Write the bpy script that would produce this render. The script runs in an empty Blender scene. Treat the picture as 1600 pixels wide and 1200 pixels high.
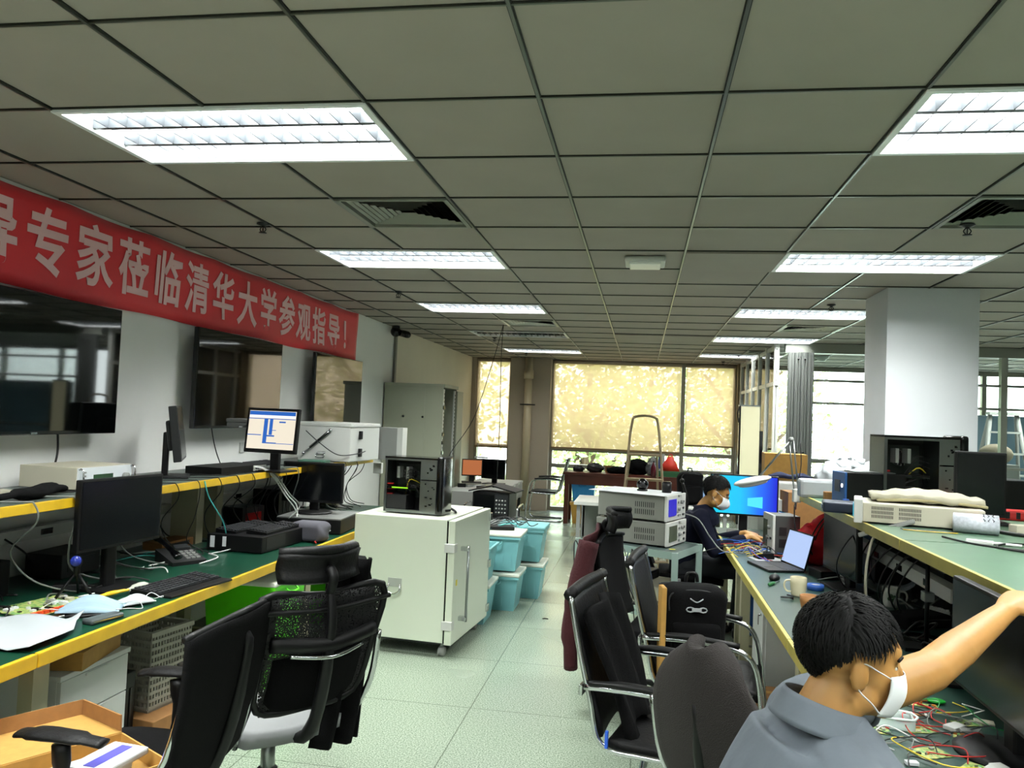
import bpy, bmesh, math, random
from mathutils import Vector, Matrix
R=random.Random(7)
SC=bpy.context.scene; COL=SC.collection
# ---------------- camera, world, exposure ----------------
YAW,PITCH,ROLL,FPX,CAMZ=0.1624,0.0403,0.0406,1252.1,1.65
cam=bpy.data.cameras.new('camera'); camo=bpy.data.objects.new('camera',cam); COL.objects.link(camo)
cam.sensor_fit='HORIZONTAL'; cam.sensor_width=36; cam.lens=FPX/1600*36; cam.clip_start=.05; cam.clip_end=300
_f=Vector((-math.sin(YAW)*math.cos(PITCH),math.cos(YAW)*math.cos(PITCH),math.sin(PITCH)))
_r=Vector((math.cos(YAW),math.sin(YAW),0)); _u=_r.cross(_f)
_r2=math.cos(ROLL)*_r+math.sin(ROLL)*_u; _u2=-math.sin(ROLL)*_r+math.cos(ROLL)*_u
M4=Matrix.Identity(4)
for i in range(3): M4[i][0]=_r2[i]; M4[i][1]=_u2[i]; M4[i][2]=-_f[i]
M4[2][3]=CAMZ
camo.matrix_world=M4
SC.camera=camo
SC.view_settings.view_transform='Standard'; SC.view_settings.look='None'
SC.view_settings.gamma=1; SC.view_settings.use_curve_mapping=False
SC.view_settings.exposure=0.3
LAMP_POWER=74.0
W=bpy.data.worlds.new('sky'); SC.world=W; W.use_nodes=True
nt=W.node_tree; nt.nodes.clear()
wo=nt.nodes.new('ShaderNodeOutputWorld'); bg=nt.nodes.new('ShaderNodeBackground')
tc=nt.nodes.new('ShaderNodeTexCoord'); sp=nt.nodes.new('ShaderNodeSeparateXYZ'); cr=nt.nodes.new('ShaderNodeValToRGB')
nt.links.new(tc.outputs['Generated'],sp.inputs[0]); nt.links.new(sp.outputs['Z'],cr.inputs[0])
cr.color_ramp.elements[0].position=.0; cr.color_ramp.elements[0].color=(.95,.97,1,1)
cr.color_ramp.elements[1].position=.8; cr.color_ramp.elements[1].color=(.62,.76,1,1)
nt.links.new(cr.outputs[0],bg.inputs[0]); bg.inputs[1].default_value=9.0
nt.links.new(bg.outputs[0],wo.inputs[0])

# ---------------- materials ----------------
def lin(h):
    h=h.lstrip('#'); c=[int(h[i:i+2],16)/255 for i in (0,2,4)]
    return tuple(x/12.92 if x<=.04045 else ((x+.055)/1.055)**2.4 for x in c)+(1,)
_M={}
def mat(name,col='#808080',rough=.5,metal=0,emit=None,es=1,noise=0,nscale=20,bump=0,bscale=60,alpha=1,trans=0,spec=None,sheen=0,coat=0,col2=None,sub=0):
    if name in _M: return _M[name]
    m=bpy.data.materials.new(name); m.use_nodes=True; n=m.node_tree; b=n.nodes['Principled BSDF']
    c=lin(col); b.inputs['Base Color'].default_value=c; b.inputs['Roughness'].default_value=rough; b.inputs['Metallic'].default_value=metal
    if spec is not None: b.inputs['Specular IOR Level'].default_value=spec
    if trans: b.inputs['Transmission Weight'].default_value=trans
    if alpha<1: b.inputs['Alpha'].default_value=alpha
    if coat: b.inputs['Coat Weight'].default_value=coat; b.inputs['Coat Roughness'].default_value=.08
    if sheen: b.inputs['Sheen Weight'].default_value=sheen
    if sub: b.inputs['Subsurface Weight'].default_value=sub; b.inputs['Subsurface Radius'].default_value=(.02,.008,.004)
    if emit: b.inputs['Emission Color'].default_value=lin(emit); b.inputs['Emission Strength'].default_value=es
    if noise or bump:
        t=n.nodes.new('ShaderNodeTexCoord')
    if noise:
        z=n.nodes.new('ShaderNodeTexNoise'); z.inputs['Scale'].default_value=nscale; z.inputs['Detail'].default_value=4
        n.links.new(t.outputs['Object'],z.inputs['Vector'])
        r=n.nodes.new('ShaderNodeValToRGB'); r.color_ramp.elements[0].position=.35; r.color_ramp.elements[1].position=.65
        c2=lin(col2) if col2 else tuple(min(1,x*(1-noise)) for x in c[:3])+(1,)
        r.color_ramp.elements[0].color=c2; r.color_ramp.elements[1].color=c
        n.links.new(z.outputs['Fac'],r.inputs[0]); n.links.new(r.outputs[0],b.inputs['Base Color'])
    if bump:
        z=n.nodes.new('ShaderNodeTexNoise'); z.inputs['Scale'].default_value=bscale; z.inputs['Detail'].default_value=3
        n.links.new(t.outputs['Object'],z.inputs['Vector'])
        bp=n.nodes.new('ShaderNodeBump'); bp.inputs['Strength'].default_value=bump; bp.inputs['Distance'].default_value=.01
        n.links.new(z.outputs['Fac'],bp.inputs['Height']); n.links.new(bp.outputs[0],b.inputs['Normal'])
    _M[name]=m; return m
BLK=mat('black_plastic','#050506',.45,spec=.3)
BLK2=mat('dark_plastic','#0e0f10',.5)
GBLK=mat('gloss_black','#050506',.12)
SCRN=mat('switched_off_screen','#040507',.18)
DGRY=mat('dark_grey_metal','#202224',.45,.3)
GRY=mat('grey_plastic','#7f817e',.5)
LGRY=mat('light_grey','#b9bbb6',.5)
WHT=mat('white_paint','#bcbeba',.4)
CHR=mat('chrome','#c8cacc',.14,1)
STEEL=mat('steel','#8d9290',.3,1)
ALU=mat('aluminium','#b5b4ac',.32,1)
CREAM=mat('cream_case','#aeaa98',.45)
CARD=mat('cardboard','#a9803c',.8,noise=.12,nscale=30)
CARDD=mat('cardboard_brown','#8c6234',.8,noise=.12,nscale=30)
PAPER=mat('paper','#c3c6c8',.7)
YEL=mat('yellow_edge','#c9a31c',.4,noise=.18,nscale=8)
YELR=mat('pale_yellow_edge','#b8ab55',.4,noise=.18,nscale=8)
GMAT=mat('green_desk_mat','#0a3626',.3,noise=.25,nscale=5,spec=.5)
FAB=mat('black_fabric','#050506',.95,bump=.4,bscale=300,spec=.15)
LEA=mat('black_leather','#050506',.5,bump=.2,bscale=90,spec=.25)
RED=mat('red','#b01c18',.5)
CABLE=mat('black_cable','#0a0a0b',.5)
CABW=mat('white_cable','#c9ccc9',.5)
CABG=mat('grey_cable','#6f736f',.5)
CABB=mat('blue_cable','#1f55b0',.45)
CABC=mat('teal_cable','#3fa7a5',.45)
CABR=mat('red_cable','#a8201c',.45)
CABY=mat('yellow_cable','#c9b22a',.45)
PCB=mat('green_circuit_board','#1f7a3c',.35,noise=.5,nscale=60,col2='#b9b36a')
def mesh_mat(name,col,cell=.004,hole=.45):
    """woven chair mesh: holes let what is behind show through"""
    if name in _M: return _M[name]
    m=mat(name,col,.7); n=m.node_tree; b=n.nodes['Principled BSDF']
    t=n.nodes.new('ShaderNodeTexCoord'); v=n.nodes.new('ShaderNodeTexVoronoi'); v.inputs['Scale'].default_value=1/cell
    n.links.new(t.outputs['Object'],v.inputs['Vector'])
    g=n.nodes.new('ShaderNodeMath'); g.operation='GREATER_THAN'; g.inputs[1].default_value=hole
    n.links.new(v.outputs['Distance'],g.inputs[0])
    n.links.new(g.outputs[0],b.inputs['Alpha']); return m

# ---------------- mesh builder ----------------
def _rot(ax,a): return Matrix.Rotation(a,4,ax)
class MB:
    def __init__(s): s.bm=bmesh.new(); s.mats=[]; s.M=Matrix.Identity(4); s.smooth=False
    def mi(s,m):
        if m is None: return 0
        if m not in s.mats: s.mats.append(m)
        return s.mats.index(m)
    def _fin(s,verts,m,smooth=None,M=None):
        T=s.M@M if M is not None else s.M
        fs=set()
        for v in verts:
            v.co=T@v.co
            for f in v.link_faces: fs.add(f)
        k=s.mi(m)
        for f in fs:
            f.material_index=k
            if smooth: f.smooth=True
        return s
    def box(s,x0,x1,y0,y1,z0,z1,m=None,bev=0,M=None,seg=2):
        g=bmesh.ops.create_cube(s.bm,size=1); vs=g['verts']
        for v in vs: v.co=Vector(((x0+x1)/2+v.co.x*(x1-x0),(y0+y1)/2+v.co.y*(y1-y0),(z0+z1)/2+v.co.z*(z1-z0)))
        if bev>0:
            bev=min(bev,abs(x1-x0)*.49,abs(y1-y0)*.49,abs(z1-z0)*.49)
            es={e for v in vs for e in v.link_edges}
            r=bmesh.ops.bevel(s.bm,geom=list(es)+vs,offset=bev,segments=seg,profile=.6,affect='EDGES')
            vs=list({v for v in r['verts']}|{v for v in vs if v.is_valid})
            vs=_island(vs)
        return s._fin(vs,m,bev>0 and seg>2,M)
    def cyl(s,p0,p1,r,r2=None,m=None,seg=16,caps=True,smooth=True,M=None):
        p0,p1=Vector(p0),Vector(p1); d=p1-p0; L=d.length
        g=bmesh.ops.create_cone(s.bm,cap_ends=caps,segments=seg,radius1=r,radius2=r if r2 is None else r2,depth=L)
        T=Matrix.Translation((p0+p1)/2)@d.to_track_quat('Z','Y').to_matrix().to_4x4()
        return s._fin(g['verts'],m,smooth,T if M is None else M@T)
    def ball(s,c,r,m=None,seg=16,M=None):
        if not hasattr(r,'__len__'): r=(r,r,r)
        g=bmesh.ops.create_uvsphere(s.bm,u_segments=seg,v_segments=max(6,seg*2//3),radius=1)
        T=Matrix.Translation(c)@Matrix.Diagonal((*r,1))
        return s._fin(g['verts'],m,True,T if M is None else M@T)
    def tube(s,pts,r,m=None,seg=8,res=5,closed=False,flat=1,caps=True):
        pts=[Vector(p) for p in pts]
        P=spline(pts,res,closed) if res>1 and len(pts)>2 else pts
        n=len(P); rings=[]; up=None
        for i,p in enumerate(P):
            if closed: t=P[(i+1)%n]-P[i-1]
            else: t=P[min(i+1,n-1)]-P[max(i-1,0)]
            if t.length<1e-9: t=Vector((0,0,1))
            t.normalize()
            if up is None:
                up=t.orthogonal().normalized() if abs(t.z)>.9 else (Vector((0,0,1))-t*t.z).normalized()
            else:
                up=up-t*up.dot(t)
                up=up.normalized() if up.length>1e-6 else t.orthogonal().normalized()
            sd=t.cross(up); rr=r[min(i*len(r)//n,len(r)-1)] if hasattr(r,'__len__') else r
            rings.append([s.bm.verts.new(p+rr*(math.cos(a)*sd+flat*math.sin(a)*up)) for a in [2*math.pi*k/seg for k in range(seg)]])
        for i in range(n if closed else n-1):
            A,B=rings[i],rings[(i+1)%n]
            for k in range(seg): s.bm.faces.new((A[k],A[(k+1)%seg],B[(k+1)%seg],B[k]))
        if not closed and caps: s.bm.faces.new(rings[0][::-1]); s.bm.faces.new(rings[-1])
        return s._fin([v for q in rings for v in q],m,True)
    def lathe(s,prof,m=None,seg=24,c=(0,0,0),M=None,arc=1):
        rings=[]; n=seg if arc==1 else seg+1
        for (r,z) in prof: rings.append([s.bm.verts.new((c[0]+r*math.cos(2*math.pi*arc*k/seg),c[1]+r*math.sin(2*math.pi*arc*k/seg),c[2]+z)) for k in range(n)])
        for A,B in zip(rings,rings[1:]):
            for k in range(seg):
                j=(k+1)%n
                try: s.bm.faces.new((A[k],A[j],B[j],B[k]))
                except ValueError: pass
        return s._fin([v for q in rings for v in q],m,True,M)
    def poly(s,pts,ext,m=None,M=None,smooth=False):
        """polygon pts (3D) extruded by vector ext"""
        a=[s.bm.verts.new(p) for p in pts]; e=Vector(ext); b=[s.bm.verts.new(Vector(p)+e) for p in pts]
        n=len(a); s.bm.faces.new(a[::-1]); s.bm.faces.new(b)
        for k in range(n): s.bm.faces.new((a[k],a[(k+1)%n],b[(k+1)%n],b[k]))
        return s._fin(a+b,m,smooth,M)
    def sheet(s,fn,nu,nv,th,m=None,M=None,smooth=True):
        """fn(u,v)->point ; a sheet of real thickness th"""
        g=[[Vector(fn(i/nu,j/nv)) for j in range(nv+1)] for i in range(nu+1)]
        def nrm(i,j):
            a=g[min(i+1,nu)][j]-g[max(i-1,0)][j]; b=g[i][min(j+1,nv)]-g[i][max(j-1,0)]
            c=a.cross(b); return c.normalized() if c.length>1e-12 else Vector((0,0,1))
        A=[[s.bm.verts.new(g[i][j]) for j in range(nv+1)] for i in range(nu+1)]
        B=[[s.bm.verts.new(g[i][j]-nrm(i,j)*th) for j in range(nv+1)] for i in range(nu+1)]
        F=s.bm.faces.new
        for i in range(nu):
            for j in range(nv):
                F((A[i][j],A[i+1][j],A[i+1][j+1],A[i][j+1])); F((B[i][j],B[i][j+1],B[i+1][j+1],B[i+1][j]))
        for i in range(nu):
            F((A[i][0],B[i][0],B[i+1][0],A[i+1][0])); F((A[i][nv],A[i+1][nv],B[i+1][nv],B[i][nv]))
        for j in range(nv):
            F((A[0][j],A[0][j+1],B[0][j+1],B[0][j])); F((A[nu][j],B[nu][j],B[nu][j+1],A[nu][j+1]))
        return s._fin([v for r in A+B for v in r],m,smooth,M)
    def loft(s,rings,m=None,cap=True,M=None):
        rs=[[s.bm.verts.new(p) for p in r] for r in rings]; n=len(rs[0])
        for A,B in zip(rs,rs[1:]):
            for k in range(n): s.bm.faces.new((A[k],A[(k+1)%n],B[(k+1)%n],B[k]))
        if cap: s.bm.faces.new(rs[0][::-1]); s.bm.faces.new(rs[-1])
        return s._fin([v for r in rs for v in r],m,True,M)
    def build(s,name,m=None,parent=None,loc=None,subd=0,**k):
        me=bpy.data.meshes.new(name)
        bmesh.ops.recalc_face_normals(s.bm,faces=s.bm.faces)
        s.bm.to_mesh(me); s.bm.free()
        for q in (s.mats or [m or GRY]): me.materials.append(q)
        o=bpy.data.objects.new(name,me); COL.objects.link(o)
        if parent: o.parent=parent
        if loc: o.location=loc
        if subd:
            d=o.modifiers.new('sub','SUBSURF'); d.levels=subd; d.render_levels=subd
            for f in me.polygons: f.use_smooth=True
        return o
def _island(vs):
    seen=set(vs); st=list(vs)
    while st:
        v=st.pop()
        for e in v.link_edges:
            w=e.other_vert(v)
            if w not in seen: seen.add(w); st.append(w)
    return list(seen)
def spline(P,res,closed=False):
    out=[]; n=len(P)
    rng=range(n) if closed else range(n-1)
    for i in rng:
        if closed: a,b,c,d=P[i-1],P[i],P[(i+1)%n],P[(i+2)%n]
        else: a,b,c,d=P[max(i-1,0)],P[i],P[i+1],P[min(i+2,n-1)]
        for k in range(res):
            t=k/res
            out.append(.5*((2*b)+(c-a)*t+(2*a-5*b+4*c-d)*t*t+(3*b-a-3*c+d)*t**3))
    if not closed: out.append(P[-1].copy())
    return out
def thing(name,label,cat,loc=(0,0,0),rz=0,group=None,rx=0,ry=0):
    o=bpy.data.objects.new(name,None); COL.objects.link(o); o.empty_display_size=.1
    o.location=loc; o.rotation_euler=(math.radians(rx),math.radians(ry),math.radians(rz)); return tag(o,label,cat,group)
def tag(o,label,cat,group=None,kind=None,loc=None,rz=None):
    o['label']=label; o['category']=cat
    if group: o['group']=group
    if kind: o['kind']=kind
    if loc: o.location=loc
    if rz is not None: o.rotation_euler.z=math.radians(rz)
    return o
def struct(o): o['kind']='structure'; return o
def kids(o): return [c for c in bpy.data.objects if c.parent==o]
def dup(o,loc=None,rz=None,label=None,parent=None,group=None):
    def cp(q,par):
        c=q.copy(); COL.objects.link(c)
        if par: c.parent=par
        for ch in KID.get(q.name) or kids(q): cp(ch,c)
        return c
    KID={}
    c=cp(o,parent)
    if loc: c.location=loc
    if rz is not None: c.rotation_euler.z=math.radians(rz)
    if label: c['label']=label
    if group: c['group']=group
    return c
def cable(pts,r=.004,m=None,label='',group=None,name='cable',cat='cable'):
    b=MB(); b.tube(pts,r,m or CABLE,seg=6,res=6); o=b.build(name); return tag(o,label,cat,group)
_T={}
def text_mesh(s,size,depth,m,name,parent,loc,rot,offset=0,align='CENTER'):
    cu=bpy.data.curves.new(name,'FONT'); cu.body=s; cu.size=size; cu.extrude=depth; cu.offset=offset; cu.align_x=align; cu.align_y='CENTER'; cu.resolution_u=3
    to=bpy.data.objects.new(name,cu); COL.objects.link(to)
    dg=bpy.context.evaluated_depsgraph_get(); me=bpy.data.meshes.new_from_object(to.evaluated_get(dg))
    bpy.data.objects.remove(to); bpy.data.curves.remove(cu)
    me.materials.clear(); me.materials.append(m); me.name=name
    o=bpy.data.objects.new(name,me); COL.objects.link(o); o.location=loc; o.rotation_euler=rot
    if parent: o.parent=parent
    return o
# ---------------- room shell ----------------
CZ=2.705; GX0,GY0=-0.372,2.578; YB=14.45; XL=-3.1; XR=8.0; YF=-4.6
def m_floor():
    m=mat('floor_vinyl','#a9b8a4',.22,spec=.5); n=m.node_tree; b=n.nodes['Principled BSDF']; N=n.nodes.new; L=n.links.new
    t=N('ShaderNodeTexCoord')
    v=N('ShaderNodeTexNoise'); v.inputs['Scale'].default_value=130; v.inputs['Detail'].default_value=5; L(t.outputs['Object'],v.inputs['Vector'])
    r=N('ShaderNodeValToRGB'); r.color_ramp.elements[0].position=.38; r.color_ramp.elements[0].color=lin('#636f60'); r.color_ramp.elements[1].position=.62; r.color_ramp.elements[1].color=lin('#97a292')
    L(v.outputs['Fac'],r.inputs[0])
    g=N('ShaderNodeTexNoise'); g.inputs['Scale'].default_value=1.1; L(t.outputs['Object'],g.inputs['Vector'])
    mr=N('ShaderNodeMapRange'); mr.inputs[1].default_value=.3; mr.inputs[2].default_value=.7; mr.inputs[3].default_value=.14; mr.inputs[4].default_value=.3
    L(g.outputs['Fac'],mr.inputs[0]); L(mr.outputs[0],b.inputs['Roughness'])
    br=N('ShaderNodeTexBrick'); br.offset=0; br.inputs['Scale'].default_value=1; br.inputs['Brick Width'].default_value=.9; br.inputs['Row Height'].default_value=.9
    br.inputs['Mortar Size'].default_value=.0035; br.inputs['Mortar Smooth'].default_value=.3
    br.inputs['Color1'].default_value=(1,1,1,1); br.inputs['Color2'].default_value=(.93,.95,.93,1); br.inputs['Mortar'].default_value=(.45,.47,.44,1)
    L(t.outputs['Object'],br.inputs['Vector'])
    mx=N('ShaderNodeMix'); mx.data_type='RGBA'; mx.blend_type='MULTIPLY'; mx.inputs[0].default_value=1
    L(r.outputs[0],mx.inputs[6]); L(br.outputs['Color'],mx.inputs[7]); L(mx.outputs[2],b.inputs['Base Color'])
    return m
b=MB(); b.box(XL-.1,XR+.1,YF,YB+.3,-.06,0); struct(b.build('floor',m_floor()))
WALL=mat('white_wall','#e3e4e1',.75,noise=.05,nscale=1.5)
WALL_WARM_LIT=mat('warm_lit_wall','#d8d2bf',.75,noise=.05,nscale=1.5)  # same wall further back, warm light put into its colour
FRM=mat('window_frame','#8f8a7c',.4,.4)
b=MB(); b.box(XL-.15,XL,YF,9.66,0,CZ,WALL); b.box(XL-.15,XL,9.66,YB,0,CZ,WALL_WARM_LIT); struct(b.build('wall_left'))
b=MB(); b.box(XL,XL+.03,9.64,9.70,0,CZ); struct(b.build('trim_1',mat('trim_grey','#6f7068',.5)))
b=MB(); b.box(XL,XR,YF-.1,YF,0,CZ); struct(b.build('wall_behind',WALL))
b=MB(); b.box(XR,XR+.1,YF,YB+.3,0,CZ); struct(b.build('wall_right',WALL))
b=MB(); b.box(XL,XL+.012,YF,YB,0,.1); struct(b.build('baseboard_left',mat('baseboard','#4a4a44',.5)))
# ceiling tiles, leaving the cells of lamps and vents open
TILE=mat('ceiling_tile','#a29b92',.85,noise=.06,nscale=2.2,spec=.2)
lamps=[]   # (c, k, on)
for k in (-10,-6,-3,0,4,8): lamps.append((-3,k,1))  # negative rows are unseen, added to light the room
lamps+=[(-3,12,0),(-3,16,.5)]
for k in (-10,-6,-3,0,4,8): lamps.append((2,k,1))
lamps+=[(2,12,1),(2,16,.5)]
for k in (-6,-1,4,9,14): lamps.append((8,k,1))
vents=[(-2,2),(-2,10),(3,2),(3,10),(3,15)]
open_=set()
for c,k,_ in lamps: open_|={(c,k),(c+1,k)}
for v in vents: open_.add(v)
b=MB(); b2=MB()
xs=[GX0+.6*c for c in range(-5,15)]
for c in range(-5,14):
    for k in range(-12,20):
        x0,x1=max(GX0+.6*c,XL),min(GX0+.6*(c+1),XR); y0,y1=max(GY0+.6*k,YF),min(GY0+.6*(k+1),YB)
        if x1-x0<.01 or y1-y0<.01 or (c,k) in open_: continue
        sag=R.choice([0,0,0,.002,.004]) 
        if (c,k) in ((0,12),(1,12),(1,4)): sag=-.02
        b.box(x0+.006,x1-.006,y0+.004,y1-.004,CZ+.004-max(0,-sag)*.9,CZ+.02+sag)
b.box(XL,XR,YF,YB,CZ+.25,CZ+.3)
b.box(XL-.02,XL,YF,YB,CZ,CZ+.3); b.box(XR,XR+.02,YF,YB,CZ,CZ+.3); b.box(XL,XR,YF-.02,YF,CZ,CZ+.3); b.box(XL,XR,YB,YB+.02,CZ,CZ+.3)
struct(b.build('ceiling',TILE))
TB=mat('t_bar','#62655c',.28,.75); TBD=mat('t_bar_gap','#16170f',.6)
lam2={(c,k) for c,k,_ in lamps}
for c in range(-4,14):
    x=GX0+.6*c
    ys=[YF]; segs=[]
    cut=sorted([(GY0+.6*k,GY0+.6*(k+1)) for (cc,k) in lam2 if cc+1==c])
    y=YF
    for a,e in cut: segs.append((y,a)); y=e
    segs.append((y,YB))
    for a,e in segs:
        if e-a<.02: continue
        b2.box(x-.0085,x+.0085,a,e,CZ-.002,CZ+.004,TBD); b2.box(x-.005,x+.005,a,e,CZ-.006,CZ-.0015,TB)
for k in range(-11,20):
    y=GY0+.6*k
    b2.box(XL,XR,y-.006,y+.006,CZ-.001,CZ+.005,TBD); b2.box(XL,XR,y-.004,y+.004,CZ-.004,CZ-.0005,TB)
struct(b2.build('trim_2'))
# ---- fluorescent troffers ----
LOUV=mat('louvre_aluminium','#4a4e52',.3,.4)
HOUS=mat('lamp_housing','#e8eaec',.4)
def tube_mat(on): return mat('lamp_tube_%s'%on,'#e8eaea',.4,emit='#f4f8ff' if on else None,es=9*on if on else 1)
def troffer(on):
    t=thing('ceiling_light','','ceiling light')
    b=MB(); w,d=.59,.29
    for a in (-1,1):
        b.box(a*w-.012,a*w+.012,-d-.012,d+.012,-.012,.1,HOUS); b.box(-w,w,a*d-.012,a*d+.012,-.012,.1,HOUS)
    b.box(-w,w,-d,d,.1,.11,HOUS); b.build('housing',parent=t)
    for yy in (-.19,0,.19):
        b=MB(); b.cyl((-.56,yy,.075),(.56,yy,.075),.013,m=tube_mat(on)); b.build('lamp_tube',parent=t)
    b=MB()
    for yy in (-.095,.095): b.box(-w,w,yy-.012,yy+.012,.0,.045,LOUV); 
    n=15
    for i in range(1,n):
        x=-w+2*w*i/n
        b.box(x-.002,x+.002,-d,d,.0,.045,LOUV)
    b.build('louvre',parent=t)
    return t
pro={}
for c,k,on in lamps:
    loc=(GX0+.6*(c+1),GY0+.6*(k+.5),CZ)
    side='left' if c<0 else ('right' if c<5 else 'far right')
    rown={-10:'unseen far behind the camera, added for light',-6:'unseen behind the camera, added for light',-3:'unseen just behind the camera, added for light',-1:'overhead',0:'nearest the viewer',4:'second from the viewer',8:'third from the viewer',12:'fourth from the viewer',16:'nearest the windows',9:'beyond the column',14:'near the back'}[k]
    lab='%s recessed louvre ceiling light in the %s row, %s'%({1:'lit',0:'switched off',.5:'dimly lit'}[on],side,rown)
    if on in pro: t=dup(pro[on],loc,label=lab)
    else: t=troffer(on); t.location=loc; pro[on]=t; t['label']=lab
    t['group']='recessed ceiling lights'
    if on:
        l=bpy.data.lights.new('tube_light','AREA'); l.shape='RECTANGLE'; l.size=1.1; l.size_y=.5; l.energy=LAMP_POWER*on; l.color=(.97,1,.96)
        lo=bpy.data.objects.new('tube_light',l); COL.objects.link(lo); lo.location=(0,0,.058); lo.parent=t
# ---- air vents ----
VENT=mat('vent_metal','#8b8d82',.5,.3)
VENTL=mat('vent_light','#c0c0b4',.5,.2)
def vent(m):
    t=thing('ceiling_vent','','air vent')
    b=MB(); b.box(-.29,.29,-.29,.29,.16,.17); b.build('backing',GBLK,t)
    b=MB()
    for a in (-1,1): b.box(a*.28-.012,a*.28+.012,-.292,.292,-.008,.02); b.box(-.292,.292,a*.28-.012,a*.28+.012,-.008,.02)
    b.build('frame',m,t)
    b=MB()
    for i in range(7):
        q=.255-.034*i; h=.012
        for s in (0,1,2,3):
            M=_rot('Z',s*math.pi/2)
            b.poly([(-q,-q,0+h*.3),(q,-q,0+h*.3),(q-.010,-q+.010,.010+h*.3),(-q+.010,-q+.010,.010+h*.3)],(0,.0015,.002),m,M=M)
    b.build('slat',m,t); return t
names={(-2,2):'dark square ceiling air vent with sooty tiles, left side near the front lamp',(-2,10):'square ceiling air vent where two wires hang down',(3,2):'square ceiling air vent at the right edge of the photo',(3,10):'pale square ceiling air vent just left of the white column',(3,15):'small far ceiling air vent above the glass partition'}
vp={}
for v in vents:
    m=VENT if v[1]==2 else VENTL; loc=(GX0+.6*(v[0]+.5),GY0+.6*(v[1]+.5),CZ)
    if m.name in vp: t=dup(vp[m.name],loc)
    else: t=vent(m); t.location=loc; vp[m.name]=t
    t['label']=names[v]; t['group']='ceiling air vents'
# soot marks beside the near left vent: thin dust film lying on the tiles
# ---- sprinklers ----
def sprk():
    t=thing('sprinkler_head','','sprinkler')
    b=MB(); b.lathe([(.0,0),(.035,0),(.037,-.006),(.02,-.012),(.014,-.016),(.0,-.016)],seg=16); b.build('rosette',DGRY,t)
    b=MB()
    b.cyl((0,0,-.01),(0,0,-.022),.011)
    for a in (-1,1): b.tube([(a*.008,0,-.02),(a*.018,0,-.035),(a*.004,0,-.052)],.003,res=3)
    b.cyl((0,0,-.02),(0,0,-.05),.003); b.cyl((0,0,-.052),(0,0,-.055),.022); b.build('frame',DGRY,t); return t
sp=sprk(); S=[((-2.2,4.3),'dark ceiling sprinkler head above the red banner, nearest'),((-2.15,6.75),'dark ceiling sprinkler head above the far part of the red banner'),((1.58,4.3),'dark ceiling sprinkler head near the right vent'),((1.55,7.1),'dark ceiling sprinkler head just left of the white column'),((-2.0,10.6),'small sprinkler head over the far left corner'),((-1.9,12.9),'small sprinkler head before the left window'),((1.4,12.4),'small sprinkler head above the right window'),((1.3,13.7),'small sprinkler head beside the far dim lamp')]
for i,((x,y),l) in enumerate(S):
    t=sp if i==0 else dup(sp); t.location=(x,y,CZ); t['label']=l; t['group']='ceiling sprinklers'
# emergency lamp / smoke alarm
t=thing('smoke_alarm','white rounded-rectangular ceiling unit between the two middle ceiling bars','alarm',(-.015,GY0+.6*4.45,CZ))
b=MB(); b.box(-.13,.13,-.13,.13,-.035,0,WHT,bev=.03,seg=4); b.build('housing',parent=t)
b=MB(); b.box(-.10,.10,-.10,.10,-.05,-.03,mat('frosted','#e8e8e4',.3),bev=.02,seg=4); b.build('cover',parent=t)
t=thing('dome_detector','small white dome seen on the ceiling behind the glass beside the grey ribbed panels','smoke detector',(2.55,12.2,CZ))
b=MB(); b.lathe([(0,0),(.1,0),(.1,-.02),(.06,-.05),(.05,-.07),(0,-.075)],WHT); b.build('housing',parent=t)
# camera dome on wall corner
t=thing('security_camera','black bullet security camera pair at the top of the left wall','camera',(-3.02,9.45,2.62))
b=MB(); b.cyl((0,0,.08),(0,0,.04),.05); b.build('mount',DGRY,t)
b=MB(); b.ball((0,0,.01),.065); b.build('dome',GBLK,t)
b=MB(); b.cyl((.05,.02,-.0),(.17,-.05,-.03),.042); b.ball((.17,-.05,-.03),.04); b.build('lens_barrel',GBLK,t)

# ---- back window wall ----
def m_glass():
    m=bpy.data.materials.new('window_glass'); m.use_nodes=True; n=m.node_tree; n.nodes.clear(); N=n.nodes.new; L=n.links.new
    o=N('ShaderNodeOutputMaterial'); tr=N('ShaderNodeBsdfTransparent'); g=N('ShaderNodeBsdfGlossy'); fr=N('ShaderNodeFresnel'); x=N('ShaderNodeMixShader')
    tr.inputs[0].default_value=(.93,.97,.95,1); g.inputs['Roughness'].default_value=.02; fr.inputs[0].default_value=1.4
    L(fr.outputs[0],x.inputs[0]); L(tr.outputs[0],x.inputs[1]); L(g.outputs[0],x.inputs[2]); L(x.outputs[0],o.inputs[0]); return m
GL=m_glass()
PIL=mat('pillar_paint','#a89b8a',.7)
b=MB(); b.box(-2.36,-1.63,YB-.25,YB+.15,0,CZ); struct(b.build('wall_back_pillar',PIL))
b=MB(); b.box(1.60,1.75,YB-.3,YB+.12,0,CZ); struct(b.build('wall_back_post',mat('brown_post','#6f5f45',.6)))
b=MB(); b.box(XL,-3.02,YB-.1,YB+.1,0,CZ); struct(b.build('wall_back_corner',PIL))
def window(name,x0,x1,bars,posts=()):
    b=MB(); f=.03
    for x in (x0+f/2,x1-f/2)+tuple(posts): b.box(x-.035,x+.035,YB-.05,YB+.05,0,CZ)
    for z in bars: b.box(x0,x1,YB-.045,YB+.045,z-.035,z+.035)
    o=struct(b.build(name,FRM))
    g=MB(); g.box(x0,x1,YB+.0,YB+.008,0.02,CZ-.02); q=g.build('pane',GL,o)
    return o
window('window_1',-3.02,-2.36,(.03,.82,1.10,2.67))
window('window_2',-1.63,1.60,(.03,.80,1.10,2.67),(.70,))
window('window_3',1.75,XR,(.03,.80,1.10,2.67),(5.6,6.9))
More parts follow.
